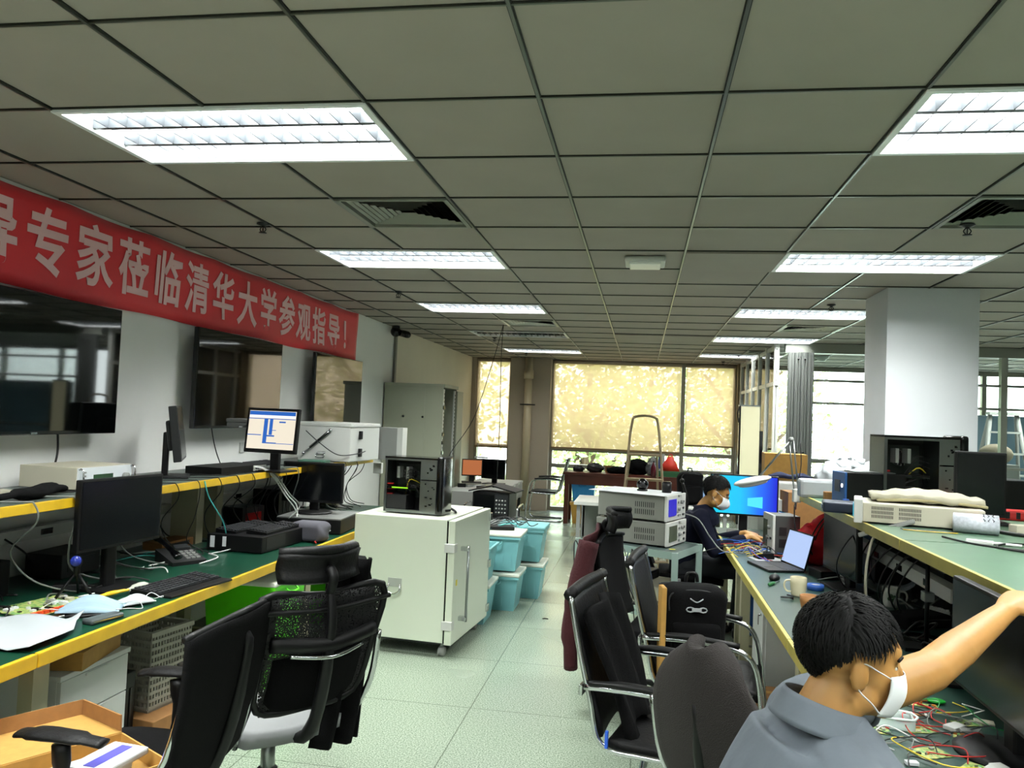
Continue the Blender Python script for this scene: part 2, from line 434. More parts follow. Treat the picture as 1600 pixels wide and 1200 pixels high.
def m_blind():
    m=bpy.data.materials.new('blind_mesh'); m.use_nodes=True; n=m.node_tree; n.nodes.clear(); N=n.nodes.new; L=n.links.new
    o=N('ShaderNodeOutputMaterial'); tr=N('ShaderNodeBsdfTransparent'); tl=N('ShaderNodeBsdfTranslucent'); df=N('ShaderNodeBsdfDiffuse')
    tl.inputs[0].default_value=(.82,.66,.48,1); df.inputs[0].default_value=lin('#d8c8aa'); tr.inputs[0].default_value=(.97,.84,.72,1)
    a=N('ShaderNodeMixShader'); a.inputs[0].default_value=.35; L(tl.outputs[0],a.inputs[1]); L(df.outputs[0],a.inputs[2])
    c=N('ShaderNodeMixShader'); c.inputs[0].default_value=.40; L(a.outputs[0],c.inputs[1]); L(tr.outputs[0],c.inputs[2]); L(c.outputs[0],o.inputs[0]); return m
BL=m_blind()
def blind(x0,x1,zb,lab):
    t=thing('roller_blind',lab,'blind',((x0+x1)/2,YB-.09,0)); w=(x1-x0)/2
    b=MB(); b.cyl((-w,0,CZ-.04),(w,0,CZ-.04),.025); b.build('roller',PIL,t)
    b=MB(); b.sheet(lambda u,v:(-w+2*w*u,.004*math.sin(u*19)*v,CZ-.06-(CZ-.06-zb)*v),24,2,.0015); b.build('fabric',BL,t)
    b=MB(); b.box(-w,w,-.012,.012,zb-.03,zb); b.build('bottom_rail',mat('blind_rail','#8c7350',.6),t)
    return t
blind(-3.0,-2.38,1.1,'cream see-through roller blind in the narrow left window')
blind(-1.60,.66,1.14,'wide cream roller blind over the middle window')
blind(.74,1.58,1.28,'cream roller blind ending higher, over the right window beside the brown post')
t=thing('drain_pipe','cream vertical pipe on the pillar between the back windows','pipe',(-2.01,YB-.37,0))
b=MB(); b.cyl((0,0,0),(0,0,CZ),.07); b.build('pipe',mat('cream_pipe','#bfb094',.5),t)
b=MB(); b.cyl((0,0,2.33),(0,0,2.48),.085); b.build('collar',mat('cream_pipe','#bfb094',.5),t)
b=MB(); b.tube([(-.13,-.02,1.87),(-.05,-.09,1.87),(.05,-.09,1.87),(.13,-.02,1.87)],.012); b.build('bracket',DGRY,t)
# ---- white column ----
b=MB(); b.box(1.745,2.37,6.2,6.78,0,CZ); struct(b.build('wall_column',mat('column_paint','#c3c6c9',.7,noise=.05,nscale=2)))
# ---- glass wall at y=10.45 and side partition x=1.65..1.76 ----
YG=10.45; GF=mat('partition_frame','#85887f',.4,.4)
b=MB(); b.box(1.74,XR,YG-.06,YG+.06,CZ-.12,CZ); b.box(2.07,XR,YG-.04,YG+.04,0,.06)
for x in (4.27,5.9): b.box(x-.035,x+.035,YG-.04,YG+.04,0,CZ)
for z in (1.26,1.97,2.25): b.box(2.07,XR,YG-.02,YG+.02,z-.015,z+.015)
g=struct(b.build('window_4',GF)); b=MB(); b.box(2.07,XR,YG+.02,YG+.026,.05,CZ-.1); b.build('pane',GL,g)
b=MB()
for y in (10.5,11.2,11.9,12.6,13.3,14.0): b.box(1.62,1.68,y-.03,y+.03,0,CZ)
for z in (.03,.9,2.2,2.66): b.box(1.63,1.67,10.45,YB-.3,z-.025,z+.025)
PW=mat('partition_white','#c6c8c2',.4,.2)
g=struct(b.build('window_5',PW)); b=MB(); b.box(1.645,1.652,10.47,YB-.3,.05,CZ-.05); b.build('pane',GL,g)
FR=bpy.data.materials.new('frosted_film'); FR.use_nodes=True; n_=FR.node_tree; n_.nodes.clear(); o_=n_.nodes.new('ShaderNodeOutputMaterial'); x_=n_.nodes.new('ShaderNodeMixShader'); a_=n_.nodes.new('ShaderNodeBsdfTranslucent'); d_=n_.nodes.new('ShaderNodeBsdfDiffuse'); y_=n_.nodes.new('ShaderNodeMixShader'); c_=n_.nodes.new('ShaderNodeBsdfTransparent')
a_.inputs[0].default_value=(.9,.9,.86,1); d_.inputs[0].default_value=(.75,.76,.73,1); x_.inputs[0].default_value=.4; y_.inputs[0].default_value=.3
n_.links.new(a_.outputs[0],x_.inputs[1]); n_.links.new(d_.outputs[0],x_.inputs[2]); n_.links.new(x_.outputs[0],y_.inputs[1]); n_.links.new(c_.outputs[0],y_.inputs[2]); n_.links.new(y_.outputs[0],o_.inputs[0])
b=MB()
for y in (10.5,11.2,11.9,12.6,13.3): b.box(1.655,1.66,y+.04,y+.66,.05,2.17)
b.build('frosted_film',FR,g)
t=thing('folding_partition','grey ribbed metal folding panels stacked at the corner of the glass wall','partition',(0,0,0))
RB=mat('ribbed_grey','#6d706d',.45,.5)
for i in range(4):
    b=MB(); x=1.765+i*.078
    b.box(x,x+.07,YG-.12,YG-.07,0.02,CZ-.12); b.box(x+.01,x+.03,YG-.135,YG-.12,.02,CZ-.12); b.box(x+.045,x+.06,YG-.135,YG-.12,.02,CZ-.12)
    b.build('panel',RB,t)
    if i in(1,2):
        for z in (1.35,2.5): q=MB(); q.cyl((x+.038,YG-.15,z),(x+.038,YG-.12,z),.012); q.build('bolt',GBLK,t)
# ---- outside: trees, ground, sun ----
sl=bpy.data.lights.new('sun','SUN'); sl.energy=14; sl.angle=.02; sl.color=(1,.96,.88)
so=bpy.data.objects.new('sun',sl); COL.objects.link(so); so.rotation_euler=(math.radians(-36),math.radians(-16),0)
b=MB(); b.box(-60,60,YB+.5,90,-4.3,-4); struct(b.build('ground_outside',mat('pale_paving','#b9bba8',.9,noise=.2,nscale=.5)))
LEAF=mat('leaves','#7f9a50',.6,noise=.4,nscale=3,col2='#b3ba74'); BARK=mat('bark','#5b4a38',.9)
def tree(x,y,h,w,seed,lab):
    r=random.Random(seed); t=thing('broadleaf_tree',lab,'tree',(x,y,-4),group='trees outside the windows')
    b=MB(); b.tube([(0,0,0),(.1,.05,h*.3),(-.05,.1,h*.55),(.05,0,h*.85)],[.25,.22,.15,.08],seg=8,res=3)
    for i in range(6):
        a=r.uniform(0,6.28); z=h*r.uniform(.35,.6); b.tube([(0,0,z),(math.cos(a)*w*.3,math.sin(a)*w*.3,z+h*.12),(math.cos(a)*w*.6,math.sin(a)*w*.6,z+h*.2)],[.09,.06,.03],seg=5,res=2)
    b.build('trunk',BARK,t)
    vs=[];fs=[]
    for i in range(2900):
        a=r.uniform(0,6.28); q=r.random()**.4; ph=math.acos(r.uniform(-1,1))
        lump=1+.25*math.sin(3*a+seed)*math.sin(4*ph)
        p=Vector((w*q*lump*math.sin(ph)*math.cos(a),w*q*lump*math.sin(ph)*math.sin(a),h*.66+h*.36*q*math.cos(ph)))
        u=Vector((r.gauss(0,1),r.gauss(0,1),r.gauss(0,.6))).normalized(); v=u.orthogonal().normalized(); s=r.uniform(.09,.17)
        k=len(vs); vs+=[p-u*s,p+v*s*.5,p+u*s,p-v*s*.5]; fs.append((k,k+1,k+2,k+3))
    me=bpy.data.meshes.new('foliage'); me.from_pydata(vs,[],fs); me.materials.append(LEAF); o=bpy.data.objects.new('foliage',me); COL.objects.link(o); o.parent=t
for i,(x,y,h,w,l) in enumerate([(-6.5,23,9.5,2.6,'leafy tree outside the narrow left window'),(-1.6,24,8.6,2.2,'leafy tree behind the left part of the wide blind'),(3.2,26,10.2,2.9,'large leafy tree behind the middle of the wide blind'),(4.2,34,9.6,2.2,'leafy tree behind the blind beside the brown post'),(0.3,33,9,3.2,'pale tree further off behind the wide blind')]): tree(x,y,h,w,i,l)
def hedge():
    vs=[];fs=[];r=random.Random(5)
    for i in range(9000):
        p=Vector((r.uniform(-7,1.6),19.5+r.uniform(-.5,.5),-4+4.0*r.random()**.6+.25*math.sin(i)))
        u=Vector((r.gauss(0,1),r.gauss(0,1),r.gauss(0,.6))).normalized(); v=u.orthogonal().normalized(); s=r.uniform(.07,.14)
        k=len(vs); vs+=[p-u*s,p+v*s*.5,p+u*s,p-v*s*.5]; fs.append((k,k+1,k+2,k+3))
    me=bpy.data.meshes.new('hedge'); me.from_pydata(vs,[],fs); me.materials.append(LEAF); o=bpy.data.objects.new('hedge',me); COL.objects.link(o)
    tag(o,'clipped green hedge seen through the low glass under the blinds','hedge')
hedge()
# ================= banner and screens on the left wall =================
t=thing('banner','long red cloth banner with pale pink Chinese characters under the ceiling','banner',(XL+.012,0,0))
b=MB()
def bf(u,v):
    y=1.6+(8.28-1.6)*u; top=2.695-.012*abs(math.sin(u*math.pi*9)); z=2.19+(top-2.19)*v+.006*math.sin(u*31)*(1-v)
    return (.008+.004*math.sin(u*47+v*5)+.004*math.sin(u*23-v*3),y,z)
b.sheet(bf,140,8,.002); b.build('cloth',mat('banner_red','#dd1626',.55,spec=.4,sheen=.2),t)
PINK=mat('banner_letters','#eec2c5',.7)
for i,ch in enumerate('领导专家莅临清华大学参观指导！'):
    y=3.34+.355*(i-1)+(.08 if ch=='！' else 0)
    yc=y if ch!='！' else 7.98
    q=text_mesh(ch,.36,.001,PINK,'character',t,(0,yc,2.43-.03*min(1,max(0,(i-4)/10))),(math.pi/2,0,math.pi/2),offset=.008); q.scale=(.86,1,1)
    for v in q.data.vertices:
        uu=(yc+.86*v.co.x-1.6)/6.68; vv=(q.location.z+v.co.y-2.19)/.5; v.co.z+=.004+bf(uu,vv)[0]
TVM=mat('tv_glass','#020303',.035,spec=.6)
def tv(lab,y0,y1,z0,z1,x):
    t=thing('wall_television',lab,'television',(x,(y0+y1)/2,(z0+z1)/2),group='flat televisions on the left wall'); h=(y1-y0)/2; v=(z1-z0)/2
    b=MB(); b.box(-.035,0,-h,h,-v,v,GBLK,bev=.006); b.build('casing',parent=t)
    b=MB(); b.box(0,.002,-h+.012,h-.012,-v+.02,v-.012); b.build('screen',TVM,t)
    b=MB(); b.box(XL-x+.004,-.035,-.25,.25,-.2,.2); b.build('wall_bracket',GBLK,t)
    b=MB(); b.box(0,.004,-.02,.02,-v+.004,-v+.014); b.build('logo_plate',CHR,t); return t
tv('black wall television nearest the viewer, cut by the left edge of the photo',2.94,4.2,1.46,2.17,-2.99)
tv('middle black wall television, behind the lit computer monitor',4.98,6.26,1.48,2.17,-2.97)
tv('far wall television, above the white metal case',6.96,8.2,1.46,2.17,-2.97)
cable([(-3.06,3.82,1.5),(-3.05,3.82,1.38),(-3.03,3.78,1.3),(-3.0,3.7,1.21)],.006,label='black power cable hanging below the nearest television')
cable([(-3.06,5.35,1.52),(-3.05,5.38,1.4),(-3.03,5.4,1.3),(-3.0,5.42,1.21)],.004,label='thin cable hanging below the middle television')

# ================= workbenches =================
POST=mat('bench_post_cream','#a9a486',.5); DARKG=mat('shelf_mat_grey_green','#3f4a45',.4,noise=.15,nscale=6)
def bench_left(lab,y0,L,legs=True):
    t=thing('workbench',lab,'workbench',(XL,y0,0),group='green-topped workbenches with yellow edges along the left wall')
    b=MB(); b.box(.02,1.03,.003,L-.003,.70,.735); b.build('tabletop',LGRY,t)
    b=MB(); b.box(.03,1.02,.006,L-.006,.735,.75); b.build('desk_mat',GMAT,t)
    b=MB(); b.box(1.02,1.04,.004,L-.004,.70,.752,bev=.004); b.build('edge_strip',YEL,t)
    b=MB(); b.box(.02,.57,.003,L-.003,1.165,1.2); b.build('shelf',DARKG,t)
    b=MB(); b.box(.57,.588,.004,L-.004,1.16,1.203,bev=.003); b.build('shelf_edge_strip',YEL,t)
    for y in (.12,L-.12):
        b=MB(); b.box(.12,.30,y-.04,y+.04,.75,1.165); b.build('shelf_post',POST,t)
        for x in (.08,.93):
            b=MB(); b.box(x-.03,x+.03,y-.04,y+.04,0,.70); b.build('leg',POST,t)
        b=MB(); b.box(.11,.90,y-.02,y+.02,.08,.14); b.build('foot_rail',POST,t)
    b=MB(); b.box(.03,.08,.1,L-.1,.93,.99,LGRY)
    for k in range(5): b.box(.08,.084,.35+k*.4,.43+k*.4,.945,.975,GBLK)
    b.build('outlet_strip',parent=t); return t
bench_left('green-topped workbench with yellow edge nearest the viewer, with white drawers under it',.15,2.4)
bench_left('green-topped workbench with the keyboard and desk phone on it',2.55,2.4)
bench_left('far green-topped workbench behind the white metal cabinet',4.95,2.4)

# ================= monitors, keyboards =================
def monitor(lab,w,h,zc,loc,rz,scr=None,bez=.012,base='rect',tilt=0,group=None,neck=BLK,cas=BLK,deep=.03,name='computer_monitor',back=False):
    t=thing(name,lab,'monitor',loc,rz,group)
    M=Matrix.Translation((0,0,zc))@_rot('X',math.radians(tilt))
    b=MB(); b.M=M; b.box(-w/2,w/2,0,deep,-h/2,h/2,cas,bev=.006)
    b.box(-w*.3,w*.3,deep,deep+.03,-h*.3,h*.25,cas,bev=.015); b.build('casing',parent=t)
    b=MB(); b.M=M; b.box(-w/2+bez,w/2-bez,-.002,0,-h/2+bez*1.3,h/2-bez); b.build('screen',scr or SCRN,t)
    if base:
        b=MB(); b.box(-.035,.035,deep+.02,deep+.055,.01,zc,neck,bev=.008); b.build('neck',parent=t)
        b=MB()
        if base=='rect': b.box(-.13,.13,-.06,.15,0,.014,neck,bev=.006)
        else: b.lathe([(0,0),(.14,0),(.14,.008),(.12,.014),(0,.02)],neck,c=(0,.05,0),seg=28)
        b.build('base',parent=t)
    return t
monitor('large switched-off black monitor on a stand on the near left bench, facing the aisle',.54,.33,.37,(-2.44,3.52,.75),84,base='rect')
def desktop_mat():
    m=mat('lit_desktop','#111111',.3); n=m.node_tree; b=n.nodes['Principled BSDF']; return m
E1=lambda n,c,s=1.0: mat('screen_'+n,'#101010',.3,emit=c,es=s)
t=monitor('lit computer monitor with a blue and cream program window on the upper shelf',.41,.31,.285,(-2.52,5.2,1.2),-8,scr=E1('cream','#e6dcc8',.95),bez=.02,cas=BLK,tilt=-6)
b=MB(); b.M=Matrix.Translation((0,-.004,.285))@_rot('X',math.radians(-6))
q=E1('blue','#2360b8',.9); wq=E1('white','#eef2fa',1)
b.box(-.182,.182,-.001,0,.105,.132,q); b.box(-.182,.182,-.0005,0,.088,.105,wq)
for a in ((-.185,-.075,-.036,-.03),(-.185,.185,.078,.083),(-.06,-.03,-.09,.08),(-.015,.01,-.03,.08),(-.06,.05,-.09,-.082),(-.06,.185,-.09,-.086),(-.03,.03,-.042,-.032),(.06,.11,.055,.065),(.01,.04,.0,.004)): b.box(a[0],a[1],-.0015,0,a[2],a[3],q)
b.build('window_graphics',parent=t)
monitor('switched-off dark monitor standing on the black and white box under the shelf',.47,.3,.23,(-2.42,5.72,.865),3,base='round',bez=.015)
# monitor seen edge-on on the shelf
monitor('dark grey monitor turned nearly edge-on on the shelf beside the wall',.44,.33,.27,(-2.76,4.5,1.2),118,base='rect',deep=.045,cas=DGRY,neck=BLK,tilt=-8)
def keyboard(lab,loc,rz,w=.45,d=.15,rest=.06,m=BLK,group=None,full=True,km=BLK2):
    t=thing('keyboard',lab,'keyboard',loc,rz,group)
    b=MB(); b.poly([(-w/2,-d/2,0),(-w/2,d/2,0),(-w/2,d/2,.026),(-w/2,-d/2,.014)],(w,0,0),m)
    if rest: b.box(-w/2,w/2,-d/2-rest,-d/2,0,.012,m,bev=.005)
    b.build('body',parent=t)
    b=MB(); n=int(w/.0215)
    for j in range(6 if full else 5):
        y=-d/2+.012+j*(d-.024)/(5.4 if full else 4.6); z=.014+.012*(y+d/2)/d
        for i in range(n):
            if (j==0 and 4<=i<=9): continue
            if i in (int(n*.66),int(n*.82)): continue
            x=-w/2+.012+i*(w-.02)/n
            b.box(x,x+.0155,y-.008,y+.008,z,z+.008,km)
        if j==0: b.box(-w/2+.012+4*(w-.02)/n,-w/2+.012+9.7*(w-.02)/n,y-.008,y+.008,z,z+.008,km)
    b.build('key_block',parent=t); return t
KEYM=mat('key_caps','#26272a',.5)
keyboard('black keyboard with palm rest at the edge of the left bench',(-2.22,3.66,.75),83,w=.46,d=.16,rest=.07,km=KEYM)
# ---- clutter on the near bench ----
def mask_pile():
    MK=mat('mask_blue','#8ba3b2',.75); MW=mat('mask_white','#a9b0b3',.75)
    for i,(x,y,rz,m,l) in enumerate([(-2.28,3.12,20,MK,'pale blue surgical mask lying folded on the green bench'),(-2.19,3.28,60,MW,'crumpled white mask with looped ear cords beside the blue mask')]):
        t=thing('face_mask',l,'face mask',(x,y,.751),rz); s=1 if i==0 else .6
        b=MB(); b.sheet(lambda u,v:((u-.5)*.24*s,(v-.5)*.17*s,.012+(.05*math.sin(u*3.1)*math.sin(v*3.1)+.006*math.sin(v*25))*s),20,16,.002,m); b.build('panel',parent=t)
        for a in (-1,1):
            b=MB(); b.tube([(a*.11*s,-.06*s,.02),(a*.17*s,-.08*s,.03),(a*.2*s,0,.012),(a*.16*s,.07*s,.03),(a*.11*s,.06*s,.02)],.0018,PAPER,seg=5); b.build('ear_loop',parent=t)
mask_pile()
t=thing('glasses_case','dark grey glasses case beside the blue mask','case',(-2.14,3.0,.75),78)
b=MB(); b.box(-.08,.08,-.03,.03,0,.022,mat('case_grey','#3d4344',.35),bev=.01,seg=3); b.build('case',parent=t); b=MB(); b.box(-.07,.07,-.031,-.029,.010,.013); b.build('hinge',CHR,t)
b=MB(); b.sheet(lambda u,v:((u-.5)*.34+.03*math.sin(v*4),(v-.5)*.42,.008+.02*abs(math.sin(u*4+v*3))+(.03*max(0,u-.8)*5 if v>.7 else 0)),14,14,.0015,mat('white_bag','#9fa5a8',.5))
tag(b.build('plastic_sheet'),'crumpled white plastic sheet at the left edge of the near bench','sheet',loc=(-2.3,2.72,.751),rz=10)
t=thing('circuit_board','large green circuit board with an orange connector strip on the left bench','circuit board',(-2.5,3.12,.755),80)
b=MB(); b.box(-.17,.17,-.12,.12,0,.003,PCB); r=random.Random(2)
b.build('board',parent=t)
for i in range(34):
    x,y=r.uniform(-.15,.15),r.uniform(-.07,.1); s=r.uniform(.004,.014); b=MB(); b.box(x-s,x+s,y-s,y+s,.003,.003+r.uniform(.003,.014),r.choice([BLK,GRY,STEEL,CREAM,PAPER])); b.build('chip',parent=t)
b=MB()
for i in range(12): b.box(-.16+i*.027,-.14+i*.027,-.118,-.10,.003,.016,mat('orange_conn','#d2491c',.4))
b.build('connector_strip',parent=t)
t=thing('small_tripod','black tabletop tripod with a round lens holder over the circuit board','tripod',(-2.5,3.3,.75),0)
for a in (0,2.1,4.2):
    b=MB(); b.cyl((0,0,.12),(.09*math.cos(a),.09*math.sin(a),.004),.006); b.build('leg',BLK,t)
b=MB(); b.cyl((0,0,.1),(0,0,.19),.014); b.ball((0,0,.16),.022); b.build('column',BLK,t)
b=MB(); b.cyl((.01,-.02,.175),(.03,-.05,.175),.022); b.build('lens',mat('blue_lens','#26338a',.2),t)
t=thing('cleaning_brush','yellow-handled brush with clear bristles lying by the keyboard','brush',(-2.34,3.42,.757),72)
b=MB(); b.tube([(-.12,0,.01),(-.05,0,.014),(.02,0,.014)],[.013,.017,.014,.01],flat=.6); b.build('handle',mat('yellow_handle','#d2ab1e',.4),t)
b=MB(); b.tube([(.02,0,.012),(.08,.005,.02),(.13,.015,.015)],[.013,.022,.026,.02],flat=.7); b.build('bristles',mat('clear_bristle','#b9bdb0',.3,alpha=.75),t)
b=MB(); b.lathe([(0,0),(.016,0),(.018,.012),(.01,.02),(0,.022)],CREAM); tag(b.build('cream_button'),'small cream cap lying on the near left bench','cap',loc=(-2.38,2.93,.75))
# desk phone
t=thing('desk_telephone','black desk phone with curved glossy handset cradle on the bench below the shelf','telephone',(-2.55,4.22,.75),60)
b=MB(); b.poly([(-.1,-.1,0),(-.1,.1,0),(-.1,.1,.07),(-.1,-.1,.02)],(.2,0,0),BLK2); b.build('body',parent=t)
b=MB(); b.tube([(-.085,-.13,.055),(-.085,-.05,.085),(-.085,.05,.115),(-.085,.12,.13)],[.026,.02,.017,.02,.026],GBLK,flat=.6); b.build('handset',parent=t)
b=MB()
for i in range(3):
    for j in range(4): b.box(.0+i*.03,.02+i*.03,-.07+j*.028,-.052+j*.028,.028+j*.0075,.036+j*.0075,GRY)
b.build('keypad',parent=t)
b=MB(); b.poly([(-.01,.045,.06),(-.01,.09,.065),(-.01,.09,.085),(-.01,.045,.072)],(.09,0,0),DGRY); b.build('display',parent=t)
# flat desktop PC with two keyboards on top
t=thing('desktop_computer','flat black desktop computer with two white stickers on its front on the left bench','computer',(-2.42,4.95,.75),-4)
b=MB(); b.box(-.19,.19,-.33,.27,.004,.10,BLK,bev=.004); b.build('case',parent=t)
b=MB(); b.box(-.165,-.135,-.333,-.33,.02,.09,PAPER); b.build('sticker',parent=t); b=MB(); b.box(-.08,-.055,-.333,-.33,.03,.09,PAPER); b.build('sticker',parent=t)
b=MB(); b.box(.19,.192,-.28,-.05,.02,.09); b.build('side_grille',BLK2,t)
keyboard('black keyboard lying on the flat desktop computer, nearer the wall',(-2.52,4.9,.851),86,w=.44,d=.14,rest=0,km=KEYM,full=True)
keyboard('black keyboard lying on the flat desktop computer, nearer the aisle',(-2.33,4.93,.851),86,w=.44,d=.14,rest=0,km=KEYM)
t=thing('rack_unit','low black box with a pale top under the far dark monitor','electronics box',(-2.36,5.75,.75),4)
b=MB(); b.box(-.24,.24,-.26,.24,.006,.105,BLK,bev=.003); b.build('case',parent=t); b=MB(); b.box(-.235,.235,-.255,.235,.105,.112); b.build('top_cover',mat('pale_steel','#8a8c8a',.35,.5),t)
b=MB(); b.ball((.14,-.262,.03),(.03,.006,.01)); b.build('logo_plate',PAPER,t)
# ---- things on the shelf ----
b=MB(); b.tube([(-.03,-.24,.022),(0,-.12,.03),(.01,0,.026),(-.01,.14,.032),(0,.25,.022)],[.025,.045,.05,.048,.03],FAB,flat=.55,seg=12); tag(b.build('soft_pouch'),'long black cloth pouch lying at the near end of the upper shelf','pouch',loc=(-2.66,3.2,1.2),rz=12)
t=thing('signal_generator','grey and white bench instrument with a green display on the upper shelf','instrument',(-2.86,3.72,1.2),88)
b=MB(); b.box(-.2,.2,-.17,.15,.008,.115,CREAM,bev=.003); b.box(-.19,-.1,-.176,-.17,.02,.105,WHT); b.build('case',parent=t)
b=MB(); b.box(-.195,.195,-.178,-.17,.012,.112); b.build('front_panel',mat('panel_white','#cdd2d6',.4),t)
b=MB(); b.box(-.09,.05,-.181,-.178,.045,.075); b.build('display',mat('lcd_green','#1c3a22',.3),t)
for a in (-1,1):
    b=MB(); b.tube([(a*.19,-.178,.02),(a*.19,-.2,.025),(a*.19,-.2,.1),(a*.19,-.178,.105)],.005,CHR,res=2); b.build('handle',parent=t)
b=MB()
for k in range(4): b.cyl((-.15,-.178,.035+k*.018),(-.15,-.183,.035+k*.018),.004,m=GRY); 
b.cyl((.14,-.178,.055),(.14,-.2,.055),.018,m=GRY); b.build('knobs',parent=t)
t=thing('small_adapter','small grey metal adapter box beside the instrument on the shelf','adapter',(-2.78,4.1,1.2),70); b=MB(); b.box(-.06,.06,-.04,.04,0,.035,STEEL,bev=.003); b.build('box',parent=t); b=MB(); b.box(-.06,-.062,-.02,.02,.01,.025); b.build('port',GBLK,t)
b=MB(); b.box(-.05,.05,-.035,.035,0,.02,CREAM,bev=.004); tag(b.build('soap_box'),'small cream box behind the black pouch on the shelf','box',loc=(-2.88,3.25,1.2),rz=80)
t=thing('network_switch','thin black rack box with a white button panel on the shelf before the lit monitor','network switch',(-2.72,5.0,1.2),86)
b=MB(); b.box(-.27,.27,-.13,.13,.004,.05,BLK,bev=.003); b.build('case',parent=t)
b=MB(); b.box(.1,.26,-.134,-.13,.01,.046); b.build('button_panel',LGRY,t); b=MB()
for k in range(5): b.cyl((.13+k*.024,-.134,.028),(.13+k*.024,-.138,.028),.006)
b.build('buttons',BLK,t)
# white flight case with strut
t=thing('metal_case','white metal case with a gas strut on the far end of the left shelf','case',(-2.62,6.75,1.2),-5)
b=MB(); b.box(-.24,.24,-.3,.3,.01,.30,WHT,bev=.008); b.build('body',parent=t)
b=MB(); b.box(-.245,.245,-.305,.305,.30,.335,WHT,bev=.01); b.build('lid',parent=t)
b=MB(); b.cyl((-.18,-.315,.07),(.06,-.315,.27),.006,m=CHR); b.cyl((-.12,-.318,.12),(.04,-.318,.253),.011,m=GBLK); b.ball((-.18,-.315,.07),.014,CHR); b.ball((.06,-.315,.27),.016,CHR); b.build('gas_strut',parent=t)
b=MB(); b.box(-.06,.02,-.312,-.305,.07,.09,CHR); b.tube([(-.055,-.315,.075),(-.055,-.33,.04),(.015,-.33,.04),(.015,-.315,.075)],.005,CHR,res=3); b.build('carry_handle',parent=t)
for z in (.1,.25):
    b=MB(); b.box(.24,.262,-.14,-.10,z-.05,z+.02,BLK,bev=.004); b.build('latch',parent=t)
cable([(-2.8,6.42,1.46),(-2.66,6.4,1.36),(-2.5,6.4,1.27),(-2.36,6.45,1.28),(-2.33,6.6,1.3)],.004,label='thin black cord slung across the front of the white metal case')
# fan and boxes behind case
t=thing('desk_fan','small black desk fan behind the white metal case on the shelf','fan',(-2.52,7.12,1.2),10)
b=MB(); b.lathe([(0,0),(.07,0),(.06,.02),(.02,.03),(0,.03)],WHT); b.cyl((0,0,.02),(0,0,.1),.012,m=WHT); b.build('base',parent=t)
b=MB()
for rr in (.04,.07,.1,.125):
    b.tube([(rr*math.cos(a),-.03-.02*(1-rr/.125),.18+rr*math.sin(a)) for a in [k*math.pi/8 for k in range(16)]],.0022,BLK,seg=5,res=1,closed=True)
for k in range(24): a=k*math.pi/12; b.cyl((.02*math.cos(a),-.048,.18+.02*math.sin(a)),(.125*math.cos(a),-.03,.18+.125*math.sin(a)),.0012,m=BLK,seg=4)
b.tube([(.128*math.cos(a),0,.18+.128*math.sin(a)) for a in [k*math.pi/8 for k in range(16)]],.005,BLK,seg=6,res=1,closed=True); b.build('guard',parent=t)
b=MB()
for k in range(3): b.ball((0,0,0),(.045,.006,.03),BLK2,M=Matrix.Translation((0,-.01,.18))@_rot('Y',k*2.09)@Matrix.Translation((.055,0,0))@_rot('X',.4))
b.cyl((0,-.03,.18),(0,.06,.18),.022,m=BLK2); b.build('blades',parent=t)
t=thing('cabinet_box','grey and white instrument box at the far end of the upper shelf','box',(-2.42,7.2,1.2),-3)
b=MB(); b.box(.0,.24,-.02,.1,0,.30,GRY,bev=.003); b.box(.19,.243,-.022,.102,0,.302,WHT); b.build('case',parent=t)
t=thing('adapter_plug','dark plug socket box hanging at the end of the upper shelf','adapter',(-2.45,7.32,1.06)); b=MB(); b.box(-.04,.04,-.03,.025,0,.1,CABG and LGRY,bev=.005); b.build('box',parent=t)
# ---- under the left bench ----
t=thing('drawer_cabinet','white three-drawer pedestal under the near left bench','drawer cabinet',(-2.17,2.98,0))
b=MB(); b.box(-.42,.0,-.19,.22,.04,.57,WHT,bev=.004); b.build('body',parent=t)
b=MB(); b.box(-.43,.025,-.2,.225,.57,.59,WHT,bev=.003); b.build('top',parent=t)
for k,(z0,z1) in enumerate([(.41,.565),(.25,.405),(.05,.245)]):
    d=MB(); d.box(0,.018,-.187,.217,z0,z1,WHT,bev=.002); d=d.build('drawer',parent=t); q=MB(); q.box(.018,.021,-.05,.08,z1-.015,z1-.005); q.build('handle',LGRY,d)
for x in (-.37,-.05):
    for y in (-.15,.18): b=MB(); b.cyl((x,y,0),(x,y,.045),.02); b.build('caster',BLK,t)
t=thing('flat_carton','flat closed brown cardboard box on the white drawers','box',(-2.28,3.0,.59),12)
b=MB(); b.box(-.13,.13,-.17,.17,0,.07,CARD,bev=.002); b.build('body',parent=t); b=MB(); b.box(-.132,.132,-.172,.172,.062,.072,CARD); b.build('lid',parent=t)
